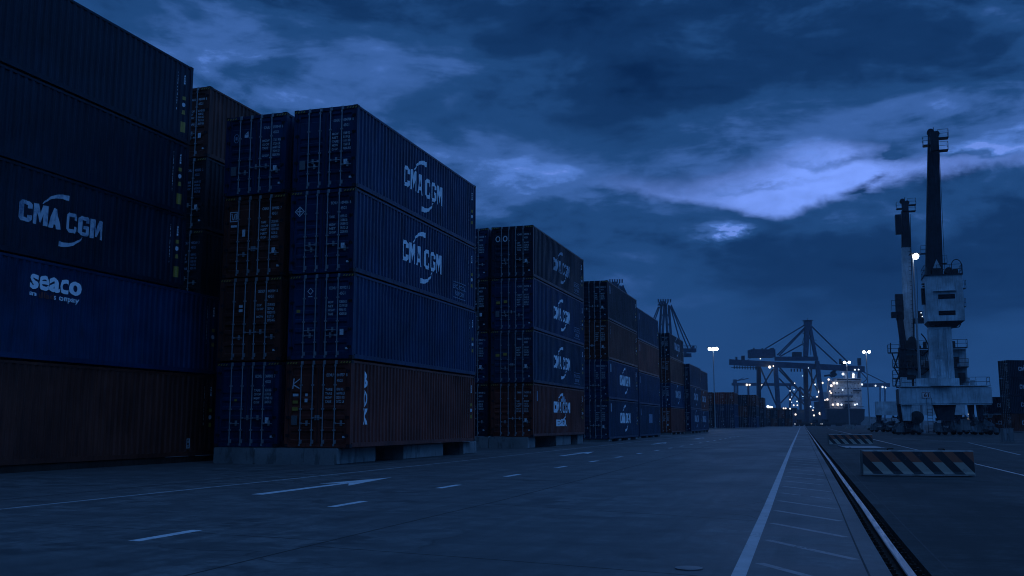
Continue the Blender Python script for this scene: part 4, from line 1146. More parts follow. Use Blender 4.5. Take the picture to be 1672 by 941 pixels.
for px, py, w_, h_ in ((1480, 586, 1.2, 1.0), (1494, 588, .9, 1.4), (1560, 588, 1.0, .9), (1571, 616, .9, 1.3), (1484, 617, 1.4, .9), (1492, 623, .7, 1.8), (1565, 622, .8, 1.2)):
    q = S.p(px, py, 1.2); m.box(q.x - w_ / 2, q.x + w_ / 2, 1.0, 1.49, q.z - h_ / 2, q.z + h_ / 2)
for k in range(5):
    a = S.p(1500 + k * 3, 570 + k * 2, 1.1); b = S.p(1498 + k * 5, 598, 1.1); m.bar(a, b, .045, n=5)
S.build(m, 'deck_machinery', MACHINE)
m = MB(); a = S.p(1493, 520, 1); b = S.p(1518, 527, 1); m.box(a.x, b.x, 1, 2.2, b.z, a.z); m.rail([(a.x, 1, a.z), (b.x, 1, a.z)], 1.0, .03); m.box(a.x + .6, a.x + 1.2, 1.1, 1.8, a.z, a.z + 1.1); S.build(m, 'walkway', CRANEDARK)
m = MB(); q = S.p(1489, 560, 1)
m.box(q.x - .9, q.x + 1.0, .6, 1.4, S.p(1489, 568).z, S.p(1489, 556).z); m.bar((q.x, .5, q.z + .4), (q.x, 1.6, q.z + .4), .55, n=14); S.build(m, 'winch', MACHINE)
m = MB(); e0 = S.p(1492, 560, 2.2); e1 = S.p(1486, 350, 2.2); m.bar(e0, e1, .05, n=5); e0 = S.p(1499, 525, 1.5); e1 = S.p(1497, 440, 1.5); m.bar(e0, e1, .035, n=5); S.build(m, 'hoist_rope', MACHINE)
for px, py in ((1504, 511), (1506, 517)):
    m = MB(); q = S.p(px, py, .9); m.ball(q, .08); S.build(m, 'work_lamp', LAMPFAR)

# ------------------------------------------------------------------ ship-to-shore gantries
gG2 = 'ship to shore gantry cranes'
def line(S, m, x0, y0, x1, y1, d0, d1, wd): m.beam(S.p(x0, y0, d0), S.p(x1, y1, d1), wd, wd)
S = Site('gantry_crane', 1290, 620, 'big blue ship to shore gantry crane spanning the end of the road', 'gantry crane', gG2)
m = MB(); a = S.p(1194, 596, 0); b = S.p(1412, 596, 0)
for d0 in (6, 14):
    p0 = S.p(1191, 591.5, d0); p1 = S.p(1411, 603, d0); m.beam(p0, p1, 3.6, 2.0)
for k in range(16):
    px = 1196 + k * 14; q0 = S.p(px, 591.8 + k * .73, 7); q1 = S.p(px, 591.8 + k * .73, 13); m.beam(q0, q1, 1.0, 1.0)
S.build(m, 'boom', GANTRY)
m = MB()
for k in range(9):
    q = S.p(1199 + k * 4.4, 600 + k * .2, 5); m.box(q.x - .25, q.x + .25, 4.5, 5.5, q.z - 1.0, q.z + 1.2)
for k in range(6):
    q = S.p(1292 + k * 5, 605.5, 5); m.box(q.x - .3, q.x + .3, 4.5, 5.5, q.z - .6, q.z + 1.2)
q0 = S.p(1194, 597.5, 5); q1 = S.p(1240, 599.5, 5); m.box(q0.x, q1.x, 4.2, 5.8, q0.z - 1.3, q0.z - 1.0); S.build(m, 'festoon', CRANEDARK)
m = MB(); S.slab(m, 1227, 1266, 570.5, 583, 5, 15); hs = S.build(m, 'machinery_house', GANTRY)
m = MB(); S.slab(m, 1230, 1232, 568, 570.3, 7, 8); S.slab(m, 1244, 1246, 568.5, 570.3, 7, 8); S.slab(m, 1258, 1264, 568.5, 570.3, 7, 9); S.build(m, 'roof_vent', CRANEDARK, hs)
m = MB(); S.slab(m, 1266, 1336, 582.5, 589, 5, 7); S.slab(m, 1266, 1336, 582.5, 589, 13, 15); S.build(m, 'upper_beam', GANTRY)
m = MB(); S.slab(m, 1296, 1309, 575, 582.4, 6, 10); S.build(m, 'operator_cabin', CRANEDARK)
legs = [(1239.5, 597, 1239.5, 699, 28, 6.5), (1266, 597, 1273, 700, 0, 3.3), (1316, 597, 1317.5, 699, 28, 6.8), (1334, 590, 1345.5, 700, 0, 3.3)]
for x0, y0, x1, y1, dd, w2 in legs:
    m = MB(); p0 = S.p(x0, y0, dd * .5 + (5 if dd == 0 else 0)); p1 = S.p(x1, y1, dd); p1.z = 2.4; p0.y = 5.0 if dd == 0 else 15.0
    m.beam(p1, p0, 2.6, 2.4, 2.4, 2.2); S.build(m, 'leg', GANTRY)
    m = MB(); m.box(p1.x - 5, p1.x + 5, p1.y - 1, p1.y + 1, 1.2, 2.4)
    for k in range(8): m.bar((p1.x - 4.4 + k * 1.25, p1.y - .4, .6), (p1.x - 4.4 + k * 1.25, p1.y + .4, .6), .58, n=12, smooth=False)
    S.build(m, 'bogie', MACHINE)
m = MB()
for (x0, y0, x1, y1) in ((1271, 598, 1318, 652), (1272, 604, 1316, 650), (1272, 618, 1313, 661), (1240.5, 598, 1267, 661), (1262, 603, 1242, 636), (1275, 658, 1290, 642), (1324, 598, 1326, 625), (1326, 625, 1320, 660), (1318, 600, 1340, 650), (1334, 610, 1320, 640)):
    line(S, m, x0, y0, x1, y1, 9, 12, .8)
S.build(m, 'brace', GANTRY)
m = MB()
for (x0, y0, x1, y1) in ((1315.5, 582, 1317.5, 527),):
    line(S, m, x0, y0, x1, y1, 6, 9, 2.6); line(S, m, x0, y0, x1 + .8, y1, 14, 11, 2.6)
line(S, m, 1332.5, 587, 1321, 527, 6, 9, 1.9); line(S, m, 1332.5, 587, 1321, 527, 14, 11, 1.9); line(S, m, 1314.5, 552.5, 1327, 552.5, 7.5, 7.5, 1.2)
q = S.p(1319, 527, 10); m.box(q.x - 2.2, q.x + 2.2, 8, 12, q.z - 1.5, q.z + 1.2); m.box(q.x - 3, q.x + 3, 7.5, 12.5, q.z + 1.2, q.z + 1.5); m.bar((q.x, 10, q.z + 1), (q.x, 10, q.z + 3.2), .15, n=5)
for py in (545, 565): q = S.p(1314, py, 8); m.box(q.x - 1.4, q.x + .9, 7, 9, q.z, q.z + .25); m.rail([(q.x - 1.4, 7, q.z), (q.x + .9, 7, q.z)], 1.1, .06)
q = S.p(1330, 556, 8); m.box(q.x - .8, q.x + 1.4, 7, 9, q.z, q.z + .25)
S.build(m, 'apex_frame', GANTRY)
m = MB()
for (x0, y0, x1, y1) in ((1317, 529, 1249, 570), (1318, 531, 1269, 580), (1318.5, 533, 1272, 581), (1314, 560, 1274, 582), (1321, 529, 1385, 592), (1329, 559, 1367, 594)):
    line(S, m, x0, y0, x1, y1, 9, 9, .75)
for (x0, y0, x1, y1) in ((1317, 536, 1310, 560), (1322, 540, 1324, 580), (1245, 572, 1218, 590)):
    line(S, m, x0, y0, x1, y1, 11, 11, .3)
S.build(m, 'stay', GANTRY)
m = MB(); S.slab(m, 1402, 1406, 585, 597, 6, 8); S.slab(m, 1371, 1374, 586, 595, 6, 7); S.slab(m, 1376, 1381, 590, 596, 6, 9); S.slab(m, 1212, 1216, 581, 590, 6, 9); S.slab(m, 1202, 1204, 583, 590, 6, 8); S.build(m, 'boom_fitting', CRANEDARK)
m = MB(); m.beam(S.p(1358, 607, 9), S.p(1364, 614, 9), 2.5, 2.5); m.beam(S.p(1364, 604, 9), S.p(1357, 616, 9), 1.4, 1.4); m.beam(S.p(1346, 614, 9), S.p(1364, 612, 9), 1.2, 1.2); S.build(m, 'spreader', CRANEDARK)
for px, py, rr, mt in ((1256.8, 599.5, .95, WARMFAR), (1263, 598, .5, WARMFAR), (1241.5, 586, .4, WARMFAR), (1297.5, 626, .42, WARMFAR), (1290, 638.5, .35, LAMPFAR), (1320, 601, .3, LAMPFAR), (1338.5, 603, .4, LAMPFAR), (1331, 628, .55, LAMPFAR), (1343, 625.5, .7, WARMFAR), (1334, 648, .5, WARMFAR), (1327.3, 670, .45, WARMFAR), (1329, 678.5, .6, WARMFAR), (1339.3, 675.3, 1.0, WARMFAR), (1310.5, 614, .3, LAMPFAR), (1396, 604, .55, LAMPFAR), (1402, 603.6, .5, LAMPFAR)):
    m = MB(); m.ball(S.p(px, py, 4.5), rr); S.build(m, 'floodlight', mt)
point('work_light', S.p(1256.8, 601, 3), 300, S.t, (1, .8, .6), .5)
point('work_light', S.p(1335, 640, 3), 600, S.t, (1, .85, .7), .5)

def end_on_gantry(px, D, ytop, label, arm):
    S = Site('gantry_crane', px, D, label, 'gantry crane', gG2)
    m = MB()
    for x0, x1 in ((-3, -9), (2, -4), (4, 9), (9, 15)):
        m.beam(S.p(px + x0, ytop + 8, 4), S.p(px + x1, ytop + 95, 4), 1.15, 1.15)
        q = S.p(px + x1, ytop + 95, 4); m.beam(q, (q.x, 4, .5), 2.2, 2.2)
    S.build(m, 'leg', GANTRY)
    m = MB(); S.slab(m, px - 7, px + 7, ytop + 4.5, ytop + 6.5, 2, 7); S.slab(m, px - 4, px + 3, ytop + 1, ytop + 3, 3, 6); S.slab(m, px + 9, px + 15, ytop + 11, ytop + 13, 2, 6)
    for k in range(6): line(S, m, px - 7 + k * 2.4, ytop + 2 + (k % 2) * 7, px - 4.6 + k * 2.4, ytop + 9 - (k % 2) * 7, 3, 3, .55)
    for k in range(3): line(S, m, px + 8 + k * 2.6, ytop + 7 + (k % 2) * 8, px + 10.6 + k * 2.6, ytop + 15 - (k % 2) * 8, 3, 3, .5)
    for k in range(5): line(S, m, px - 4 - k * 1.1, ytop + 20 + k * 15, px + 1 - k * 1.1, ytop + 28 + k * 15, 4, 4, .4); line(S, m, px + 5 + k * .9, ytop + 20 + k * 15, px + 10 + k * .9, ytop + 28 + k * 15, 4, 4, .4)
    for k in range(6): q = S.p(px - 8 + k * 4, ytop + 3, 3); m.box(q.x - .3, q.x + .3, 3, 3.6, q.z, q.z + 1.8)
    S.build(m, 'apex_frame', GANTRY)
    m = MB()
    for (a0, b0) in ((-8, -16), (-6, -13), (12, 30), (13, 40), (14, 46)): line(S, m, px + a0, ytop + 10, px + b0, ytop + (30 if a0 < 0 else 78), 4, 4, .55)
    S.build(m, 'stay', GANTRY)
    if arm:
        m = MB(); S.slab(m, px + 20, px + 54, ytop + 78, ytop + 84, 3, 7); S.slab(m, px + 34, px + 46, ytop + 86, ytop + 92, 3, 6); S.slab(m, px + 36, px + 38, ytop + 84, ytop + 86, 3, 6); S.slab(m, px + 48, px + 51, ytop + 74, ytop + 78, 3, 5)
        q0 = S.p(px + 22, ytop + 78, 3); q1 = S.p(px + 54, ytop + 78, 3); m.rail([tuple(q0), tuple(q1)], 1.4, .12); S.build(m, 'boom', GANTRY)
    return S
end_on_gantry(1083, 500, 491, 'gantry crane top rising behind the fifth and sixth container stacks', True)
end_on_gantry(1004, 470, 459, 'gantry crane of which only the very top shows above the fourth stack', False)
S = Site('gantry_crane', 1330, 760, 'distant gantry crane tangled behind the legs of the big blue gantry', 'gantry crane', gG2)
m = MB(); line(S, m, 1300, 655, 1372, 650, 3, 3, 2.0); line(S, m, 1306, 632, 1330, 652, 3, 3, 1.0); line(S, m, 1306, 632, 1290, 655, 3, 3, .9); line(S, m, 1306, 632, 1308, 690, 3, 3, 1.6); line(S, m, 1322, 653, 1324, 690, 3, 3, 1.5)
for k in range(7): line(S, m, 1306 + k * 9, 654 - k * .5, 1311 + k * 9, 648 - k * .5, 3, 3, .5); line(S, m, 1311 + k * 9, 648 - k * .5, 1315 + k * 9, 653.5 - k * .5, 3, 3, .5)
S.build(m, 'boom', GANTRY)
rl = random.Random(11)
for k in range(24):
    m = MB(); m.ball(S.p(1282 + rl.random() * 92, 636 + rl.random() * 50, -2), .25 + rl.random() * .4); S.build(m, 'floodlight', LAMPFAR if rl.random() < .72 else WARMFAR)
# two fainter gantries far across the basin
S = Site('gantry_crane', 1240, 900, 'small distant gantry crane seen low between the far containers and the big gantry', 'gantry crane', gG2)
m = MB(); line(S, m, 1195, 627.5, 1297, 628.5, 3, 3, 2.6); S.build(m, 'boom', GANTRY)
for px in (1199.5, 1204, 1222, 1290):
    m = MB(); line(S, m, px, 628, px, 690, 3, 3, 1.6); S.build(m, 'leg', GANTRY)
m = MB(); line(S, m, 1200, 628, 1200, 620, 3, 3, 3.2); line(S, m, 1203, 622, 1222, 618, 3, 3, .8); line(S, m, 1203, 622, 1214, 617, 3, 3, .6); S.build(m, 'apex_frame', GANTRY)
for px, py, rr in ((1219.5, 628.6, 1.1), (1224, 628.6, .9), (1243, 629, .6), (1246, 628.3, .6)):
    m = MB(); m.ball(S.p(px, py, 0), rr); S.build(m, 'floodlight', WARMFAR)
S = Site('gantry_crane', 1420, 880, 'faint distant gantry boom reaching right behind the twin floodlight mast', 'gantry crane', gG2)
m = MB(); line(S, m, 1396, 629.5, 1452, 629, 3, 3, 3.4); S.build(m, 'boom', GANTRY)
m = MB(); line(S, m, 1403, 604, 1451, 628, 3, 3, .7); line(S, m, 1404, 606, 1416, 619, 3, 3, .7); line(S, m, 1403, 604, 1400, 690, 3, 3, 2.0); line(S, m, 1416, 619, 1405, 628, 3, 3, .7); S.build(m, 'stay', GANTRY)
for px in (1437, 1445):
    m = MB(); line(S, m, px, 630, px, 690, 3, 3, .9); S.build(m, 'leg', GANTRY)
for px, py, rr in ((1429.6, 630, .8), (1441, 632, .9), (1446, 633, .7), (1407.5, 628, .9)):
    m = MB(); m.ball(S.p(px, py, 0), rr); S.build(m, 'floodlight', LAMPFAR)

# ------------------------------------------------------------------ the ship
S = Site('container_ship', 1382, 690, 'container ship at the quay with floodlit white superstructure', 'ship')
m = MB(); a = S.p(1350, 667); b = S.p(1412, 667); zt = a.z
sec = [(0, 1.0, -.5), (6, 1.0, 0), (60, 1.0, 0), (150, 1.0, 0), (190, .55, .4), (205, .06, 1.0)]
vs = []
w0 = (b.x - a.x) / 2; cxm = (a.x + b.x) / 2
for yy, wf, up in sec:
    hw = w0 * wf
    vs += [(cxm - hw, yy, zt + up), (cxm - hw * .98, yy + 1, 4), (cxm - hw * (.55 if yy == 0 else .9), yy + (4 if yy == 0 else 1), -2.6), (cxm + hw * (.55 if yy == 0 else .9), yy + (4 if yy == 0 else 1), -2.6), (cxm + hw * .98, yy + 1, 4), (cxm + hw, yy, zt + up)]
fs = []
for j in range(len(sec) - 1):
    for i in range(5): fs.append((j*6+i, j*6+i+1, (j+1)*6+i+1, (j+1)*6+i))
    fs.append((j*6+5, j*6, (j+1)*6, (j+1)*6+5))
fs += [(0, 1, 2, 3, 4, 5)]
m.add(vs, fs); S.build(m, 'hull', HULL)
m = MB(); S.slab(m, 1361, 1406, 622, 667, 8, 20); S.slab(m, 1354, 1361, 640, 667, 9, 22); sup = S.build(m, 'superstructure', SHIPWHITE)
m = MB(); S.slab(m, 1365, 1407, 617.5, 621.8, 6, 14); S.build(m, 'bridge', SHIPWHITE)
m = MB(); S.slab(m, 1367, 1405, 618.8, 620.4, 5.9, 5.99); S.build(m, 'window_band', GLASSDARK)
m = MB()
for i, (py, x0, x1) in enumerate(((646, 1357, 1393), (637, 1394, 1406.5), (655, 1380, 1394))):
    S.slab(m, x0, x1, py, py + 1.6, 6.4, 7.9)
S.build(m, 'gallery', CRANEDARK)
m = MB(); rw = random.Random(5)
for r in range(5):
    for c_ in range(8):
        if rw.random() < .7:
            px = 1363.5 + c_ * 5.3; py = 626 + r * 7.4
            S.slab(m, px, px + 1.5, py, py + 1.6, 7.9, 7.99)
S.build(m, 'window', GLASSDARK)
m = MB(); S.slab(m, 1379, 1383, 600, 617.4, 9, 12); S.slab(m, 1391.5, 1395, 608, 617.4, 9, 13); S.slab(m, 1397, 1399, 611, 617.4, 9, 12); S.slab(m, 1372, 1388, 607, 608, 9, 11); S.build(m, 'funnel_mast', SHIPWHITE)
m = MB(); line(S, m, 1361, 625, 1353, 618, 10, 10, .7); line(S, m, 1353, 618, 1350, 642, 10, 10, .5); line(S, m, 1361, 628, 1357, 642, 10, 10, .9); S.build(m, 'deck_crane', SHIPWHITE)
m = MB(); S.slab(m, 1345, 1354, 655, 667, 8, 30); S.slab(m, 1380, 1388, 660, 667, 2, 6); S.slab(m, 1351, 1411, 664, 665, 1, 1.3); S.build(m, 'deck_gear', CRANEDARK)
for px, py, rr, mt in ((1376.5, 611, 1.0, LAMPFAR), (1353, 620, .8, WARMFAR), (1361.5, 626, .9, WARMFAR), (1366.5, 626, .9, LAMPFAR), (1357.3, 630, 1.0, WARMFAR), (1355, 639, .6, WARMFAR), (1357, 642, .6, WARMFAR), (1376, 637, .5, LAMPFAR), (1360, 661, .8, WARMFAR), (1368, 660.5, 1.0, WARMFAR), (1374, 661, .7, LAMPFAR), (1396, 661, .7, LAMPFAR), (1399.5, 660, .5, LAMPFAR), (1407.5, 628, .7, LAMPFAR), (1351, 652.5, .8, WARMFAR), (1347, 653.5, .5, WARMFAR), (1393.4, 612, 1.0, LAMPFAR), (1393.4, 616, .9, LAMPFAR), (1369.5, 674.5, .6, LAMPFAR), (1349, 678, .6, WARMFAR)):
    m = MB(); m.ball(S.p(px, py, 5.5 if py > 620 else 8), rr); S.build(m, 'deck_light', mt)
def spot(p, tgt, power, ang, parent, c):
    l = bpy.data.lights.new('floodlight_beam', 'SPOT'); l.energy = power; l.spot_size = R(ang); l.spot_blend = .8; l.color = c; l.shadow_soft_size = .6
    o = bpy.data.objects.new('floodlight_beam', l); col.objects.link(o); o.parent = parent; o.location = p
    o.rotation_euler = (Vector(tgt) - Vector(p)).to_track_quat('-Z', 'Y').to_euler()
for px in (1366, 1384, 1400):
    p0 = S.p(px, 664, -6); tg = S.p(px, 628, 8); spot(p0, tg, 420, 95, S.t, (.50, .70, 1.0))
spot(S.p(1386, 606, -2), S.p(1390, 640, 8), 800, 110, S.t, (.50, .70, 1.0))
# quayside shed with lit front and a line of trailers, low on the horizon
S = Site('quay_shed', 1268, 560, 'low lit quayside shed behind the low container row', 'shed')
m = MB(); S.slab(m, 1246, 1300, 669, 699, 0, 12); S.build(m, 'wall', GANTRY)
m = MB(); a = S.p(1244, 669); b = S.p(1302, 666); m.prism([(a.x, a.z), (b.x, a.z), (b.x - 1, b.z), (a.x + 1, b.z)], 'y', -1, 13); S.build(m, 'roof', CRANEDARK)
for px, py, rr, mt in ((1254, 664.2, 1.1, LAMPFAR), (1257.5, 664.8, .8, LAMPFAR), (1260.5, 665, .7, WARMFAR), (1279.5, 667, .6, WARMFAR), (1283, 667, .55, WARMFAR), (1290, 667.5, .6, LAMPFAR), (1296, 662, .6, WARMFAR), (1302, 662, .55, WARMFAR), (1299, 677, .7, WARMFAR)):
    m = MB(); m.ball(S.p(px, py, -1.3), rr * .8); S.build(m, 'wall_lamp', mt)
def trailer(px, D, label, mat, k):
    S = Site('terminal_trailer', px, D, label, 'trailer', 'trailers parked on the quay')
    m = MB(); m.box(-5.5, 5.5, -1.2, 1.2, 1.05, 1.35); m.box(-5.3, 5.3, -1.1, 1.1, 1.35, 1.5); S.build(m, 'bed', MACHINE)
    m = MB(); m.box(-7.9, -5.9, -1.15, 1.15, .8, 2.9); m.box(-8.5, -7.9, -1.1, 1.1, .6, 1.6); m.box(-5.9, -5.4, -.8, .8, .8, 1.2); cb = S.build(m, 'cab', mat)
    m = MB(); m.box(-7.6, -6.2, -1.17, -1.155, 1.9, 2.6); S.build(m, 'window', GLASSDARK, cb)
    for x in (-7.6, -5.6, 3.2, 4.5):
        m = MB(); m.bar((x, -1.22, .52), (x, -.8, .52), .52, n=14, smooth=False); m.bar((x, .8, .52), (x, 1.22, .52), .52, n=14, smooth=False); S.build(m, 'wheel', RUBBER)
    m = MB(); m.ball((-8.52, -.8, 1.0), .14); m.ball((-8.52, .8, 1.0), .14); S.build(m, 'headlight', LAMPFAR if k % 2 else WARMFAR)
for k, (px, D, lb) in enumerate(((1306, 420, 'parked terminal trailer directly under the gantry apex'), (1330, 430, 'parked terminal trailer between the gantry legs and the mast'), (1356, 440, 'parked terminal trailer in front of the ship hull'), (1376, 400, 'parked terminal trailer beside the concrete foot of the lamp mast'))):
    trailer(px, D, lb, (MACHINE, BROWN, NAVY, MACHINE)[k], k)
S = Site('office_block', 1575, 430, 'low distant building with warm lamps seen under the harbour crane beam', 'building')
m = MB(); S.slab(m, 1560, 1596, 684, 699, 0, 14); S.build(m, 'wall', CRANEDARK)
m = MB(); a = S.p(1559, 684); b = S.p(1597, 682); m.box(a.x, b.x, -.5, 14.5, a.z, b.z); S.build(m, 'roof', CRANEDARK)
for px, py, rr in ((1568, 677.5, .75), (1582, 676.5, .6), (1580.5, 683.3, .6), (1571, 677, .5)):
    m = MB(); m.ball(S.p(px, py, -1), rr * .7); m.bar(S.p(px, py, -1), S.p(px, 698, -1), .08, n=5); S.build(m, 'lamp_post', WARMFAR)

# ------------------------------------------------------------------ sky, sun, haze
wd = bpy.data.worlds.new('World'); sc.world = wd; wd.use_nodes = True
N = NT(wd.node_tree); bg = wd.node_tree.nodes['Background']
SUN_AZ, SUN_EL = R(4), R(13)
d = N.node('ShaderNodeTexCoord').outputs['Generated']
sp = N.node('ShaderNodeSeparateXYZ'); N.l.new(d, sp.inputs[0]); X, Y, Z = sp.outputs
DEG = 180 / PI
az = N.math('MULTIPLY', N.math('ARCTAN2', X, Y), DEG)
el = N.math('MULTIPLY', N.math('ARCSINE', Z), DEG)
vd = N.scale(d, (1, 1, 2.6))
n_big = N.noise(vd, 2.6, 7, .55, .5)
n_mid = N.noise(N.addv(N.scale(d, (1, 1, 3.4)), (3.1, 7.7, 1.3)), 6.5, 8, .58, .4)
n_fine = N.noise(N.addv(N.scale(d, (1, 1, 2.2)), (9.1, 2.7, 5.3)), 22, 7, .6, .3)
n_edge = N.noise(N.addv(N.scale(d, (1, 1, 2.0)), (1.7, 4.2, 8.8)), 13, 8, .6, .2)
azw = N.math('ADD', az, N.math('ADD', N.math('MULTIPLY', N.math('SUBTRACT', n_mid, .5), 9.0), N.math('MULTIPLY', N.math('SUBTRACT', n_edge, .5), 4.0)))
elg = N.math('ADD', el, N.math('ADD', N.math('MULTIPLY', N.math('SUBTRACT', n_edge, .5), 2.6), N.math('MULTIPLY', N.math('SUBTRACT', n_fine, .5), 1.2)))
def gauss(a, e, sa, se, amp):
    u = N.math('DIVIDE', N.math('SUBTRACT', azw, a), sa); v = N.math('DIVIDE', N.math('SUBTRACT', elg, e), se)
    r2 = N.math('ADD', N.math('MULTIPLY', u, u), N.math('MULTIPLY', v, v))
    return N.math('MULTIPLY', N.math('EXPONENT', N.math('MULTIPLY', r2, -1.0)), amp)
light = N.math('ADD', N.math('MULTIPLY', N.math('SUBTRACT', n_big, .5), 1.0), N.math('MULTIPLY', N.math('SUBTRACT', n_mid, .5), 1.05))
light = N.math('ADD', light, N.math('MULTIPLY', N.math('SUBTRACT', n_fine, .5), .40))
light = N.math('ADD', light, N.math('MULTIPLY', N.math('SUBTRACT', n_edge, .5), .45))
# cloud structure fades into an even veil near the horizon
light = N.math('MULTIPLY', light, N.mapr(el, 3.0, 12.0, .12, 1.0, True))
for gsp in ((-31.5, 20.6, 5.5, 1.7, .08), (-27, 18.5, 7, 2.2, .16), (-19, 14.8, 8, 2.8, .24), (-13.5, 15.4, 4.5, 1.6, .06), (-4.9, 11.2, 1.1, .40, .55), (-6.0, 11.5, 3, .8, .12), (-1.0, 16.4, 3.6, .9, .16), (8, 17.4, 5, 1.0, .05), (9.5, 14.5, 3, .45, .28),
            (23, 15, 9, 8, .45), (-2, 15.0, 8, 1.5, .16), (-9.5, 18.6, 6, 1.8, -.30), (2, 20.5, 10, 2.6, -.22), (9, 21.5, 5, 2, -.14), (-10, 23.5, 8, 1.6, -.10), (-16, 24, 9, 1.8, -.20), (-38, 24, 6, 2, -.15), (2.0, 13.4, 2.2, .55, -.30), (8, 9, 8, 3, -.16), (-2.5, 9.3, 6, 1.3, -.06), (-14, 5.5, 9, 2.5, .07)):  # the broad right-hand glow is unseen, added to brighten the container sides
    light = N.math('ADD', light, gauss(*gsp))
lv = N.math('ADD', light, .50, clamp=True)
ramp = N.node('ShaderNodeValToRGB'); N.l.new(lv, ramp.inputs[0])
cr = ramp.color_ramp; cr.interpolation = 'EASE'
stops = [(0.0, (.0020, .0180, .075)), (.33, (.0056, .0340, .120)), (.55, (.0130, .0620, .198)), (.78, (.042, .122, .370)), (.92, (.085, .205, .61)), (1.0, (.150, .28, .80))]
cr.elements[0].position = stops[0][0]; cr.elements[0].color = (*stops[0][1], 1)
cr.elements[1].position = stops[-1][0]; cr.elements[1].color = (*stops[-1][1], 1)
for p_, c_ in stops[1:-1]:
    e = cr.elements.new(p_); e.color = (*c_, 1)
clouds = ramp.outputs[0]
# the break in the cloud low ahead: its lower and upper rim as elevation over azimuth
def rim(pts):
    fc = N.node('ShaderNodeFloatCurve'); cv = fc.mapping.curves[0]
    P = [((a + 40) / 80, e / 25) for a, e in pts]
    cv.points[0].location = P[0]; cv.points[1].location = P[-1]
    for q in P[1:-1]: cv.points.new(*q)
    fc.mapping.update()
    N.l.new(N.mapr(az, -40, 40, 0, 1), fc.inputs['Value'])
    return N.math('MULTIPLY', fc.outputs[0], 25)
low = rim([(-40, 15), (-17, 14.2), (-14, 13.75), (-11, 13.3), (-9.2, 13.0), (-7.4, 12.75), (-4.9, 12.45), (-3.2, 11.9), (-1.65, 11.6), (.24, 12.0), (2.6, 12.5), (5.2, 13.0), (7.7, 13.2), (11, 13.4), (18, 13.6), (26, 14.5), (40, 16)])
upr = rim([(-40, 13), (-17, 13.9), (-13, 14.25), (-6.7, 14.3), (-4.5, 14.5), (-1.9, 15.1), (.4, 15.7), (1.7, 15.65), (2.9, 15.2), (5, 14.5), (7.3, 14.4), (9, 14.35), (11.2, 14.5), (18, 14.8), (26, 15.2), (40, 14)])
elw = N.math('ADD', el, N.math('MULTIPLY', N.math('SUBTRACT', n_edge, .5), 2.2))
elw2 = N.math('ADD', el, N.math('ADD', N.math('MULTIPLY', N.math('SUBTRACT', n_edge, .5), 2.4), N.math('MULTIPLY', N.math('SUBTRACT', n_mid, .5), 2.6)))
g1 = N.mapr(N.math('SUBTRACT', elw, low), -.16, .6, 0, 1, True)
g2 = N.mapr(N.math('SUBTRACT', upr, elw2), -.7, 1.7, 0, 1, True)
gap = N.math('MULTIPLY', N.math('MULTIPLY', g1, g2), N.mapr(n_fine, .25, .6, .72, 1.0))
sky = N.node('ShaderNodeTexSky', sky_type='NISHITA'); sky.sun_disc = False; sky.sun_elevation = R(3); sky.sun_rotation = SUN_AZ; sky.air_density = 1.2; sky.dust_density = .5; sky.ozone_density = 3
bw = N.node('ShaderNodeRGBToBW'); N.l.new(sky.outputs[0], bw.inputs[0])
tint = N.mix(1.0, (.20, .355, 1.0), (1, 1, 1), 'MULTIPLY')
clear = N.node('ShaderNodeVectorMath', operation='SCALE'); N.l.new(tint, clear.inputs[0])
# dusk: the clear sky behind the clouds, dimmed to the evening level
N.l.new(N.mapr(N.math('MULTIPLY', bw.outputs[0], .6), 0, 1.5, .82, 1.12), clear.inputs['Scale'])
fade = N.math('DIVIDE', N.math('SUBTRACT', az, 2.0), 13.0)
gap = N.math('MULTIPLY', gap, N.math('MAXIMUM', N.math('EXPONENT', N.math('MULTIPLY', N.math('MULTIPLY', fade, fade), -1.0)), N.mapr(az, 12, 20, .0, .8)))
for gsp in ((2.2, 13.0, 1.0, .28, .65), (4.2, 14.7, 1.3, .35, .6), (.7, 14.6, 1.7, .28, .5), (-2.4, 13.7, 2.4, .2, .3), (8.8, 14.1, 1.4, .22, .45)):
    gap = N.math('SUBTRACT', gap, gauss(*gsp), clamp=True)
colr = N.mix(gap, clouds, clear.outputs[0])
# unseen sky shaped for its light: low rear dimmed, overhead and far right brightened
behind = N.mapr(Y, -.45, .45, 0.0, 1.0, True)
front = N.math('ADD', behind, N.math('MULTIPLY', N.math('SUBTRACT', 1.0, behind), N.mapr(Z, .10, .55, .35, 1.35, True)))
over = N.mapr(Z, .42, .85, 1.0, 3.2, True)
side = N.mapr(X, .28, .75, 1.0, 2.6, True)
k = N.math('MULTIPLY', N.math('MULTIPLY', front, over), side)
fin = N.node('ShaderNodeVectorMath', operation='SCALE'); N.l.new(colr, fin.inputs[0]); N.l.new(k, fin.inputs['Scale'])
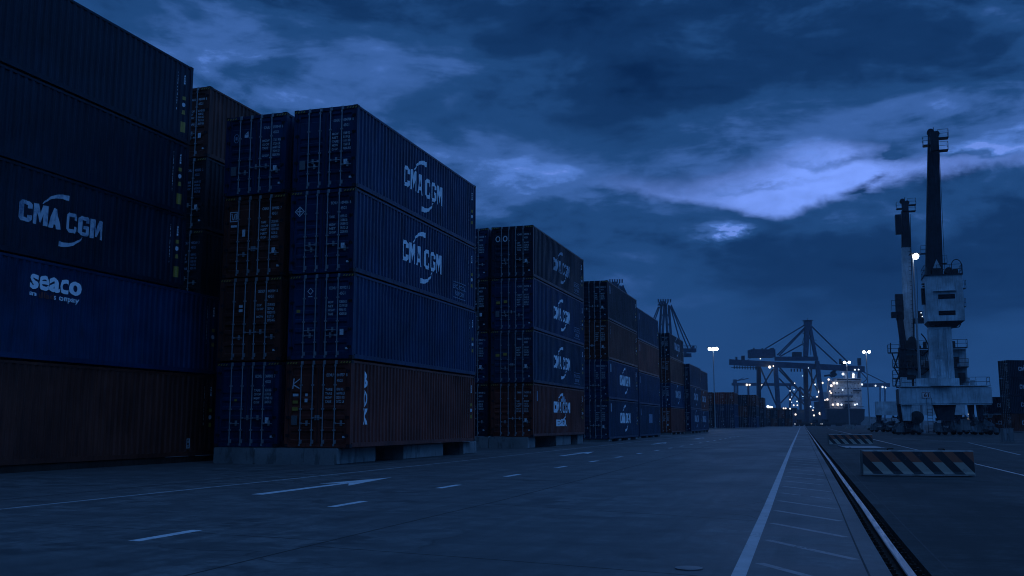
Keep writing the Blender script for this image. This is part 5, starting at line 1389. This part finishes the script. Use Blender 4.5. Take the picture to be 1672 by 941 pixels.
# unseen overhead sky tinted greyer so the light it gives is less blue
grey = N.mapr(Z, .45, .9, 0, 1, True)
tinted = N.mix(grey, (1, 1, 1), (1.7, 1.12, .92))
fin2 = N.node('ShaderNodeVectorMath', operation='MULTIPLY'); N.l.new(fin.outputs[0], fin2.inputs[0]); N.l.new(tinted, fin2.inputs[1]); fin = fin2
N.l.new(fin.outputs[0], bg.inputs[0]); bg.inputs[1].default_value = 1.0

sl = bpy.data.lights.new('sun', 'SUN'); sl.energy = .03; sl.angle = R(24); sl.color = (.26, .46, 1.0)
so = bpy.data.objects.new('sun', sl); col.objects.link(so)
dv = Vector((math.sin(SUN_AZ) * math.cos(SUN_EL), math.cos(SUN_AZ) * math.cos(SUN_EL), math.sin(SUN_EL)))
so.rotation_euler = dv.to_track_quat('Z', 'Y').to_euler()

HAZE = True
if HAZE:
    hm = bpy.data.materials.new('sea_haze'); hm.use_nodes = True; nt = hm.node_tree
    for n_ in list(nt.nodes):
        if n_.type == 'BSDF_PRINCIPLED': nt.nodes.remove(n_)
    pv = nt.nodes.new('ShaderNodeVolumePrincipled'); pv.inputs['Color'].default_value = (.85, .9, 1, 1); pv.inputs['Density'].default_value = .0002; pv.inputs['Anisotropy'].default_value = .3
    out = [n_ for n_ in nt.nodes if n_.type == 'OUTPUT_MATERIAL'][0]; nt.links.new(pv.outputs[0], out.inputs['Volume'])
    m = MB(); m.box(-1560, 1560, -340, 1600, -5, 82); tag(m.build('haze', hm), 'thin blue evening haze over the harbour', 'haze', kind='stuff')

# ------------------------------------------------------------------ render settings
sc.render.engine = 'CYCLES'
cy = sc.cycles
cy.use_denoising = True
cy.pixel_filter_type = 'BLACKMAN_HARRIS'; cy.filter_width = 1.05
try: cy.denoiser = 'OPENIMAGEDENOISE'
except Exception: pass
cy.max_bounces = 5; cy.diffuse_bounces = 3; cy.glossy_bounces = 3; cy.transparent_max_bounces = 8; cy.volume_bounces = 0
cy.sample_clamp_indirect = 4.0; cy.caustics_reflective = False; cy.caustics_refractive = False
sc.view_settings.view_transform = 'Standard'; sc.view_settings.look = 'None'; sc.view_settings.exposure = 0.0; sc.view_settings.gamma = 1.0
sc.view_settings.use_curve_mapping = False
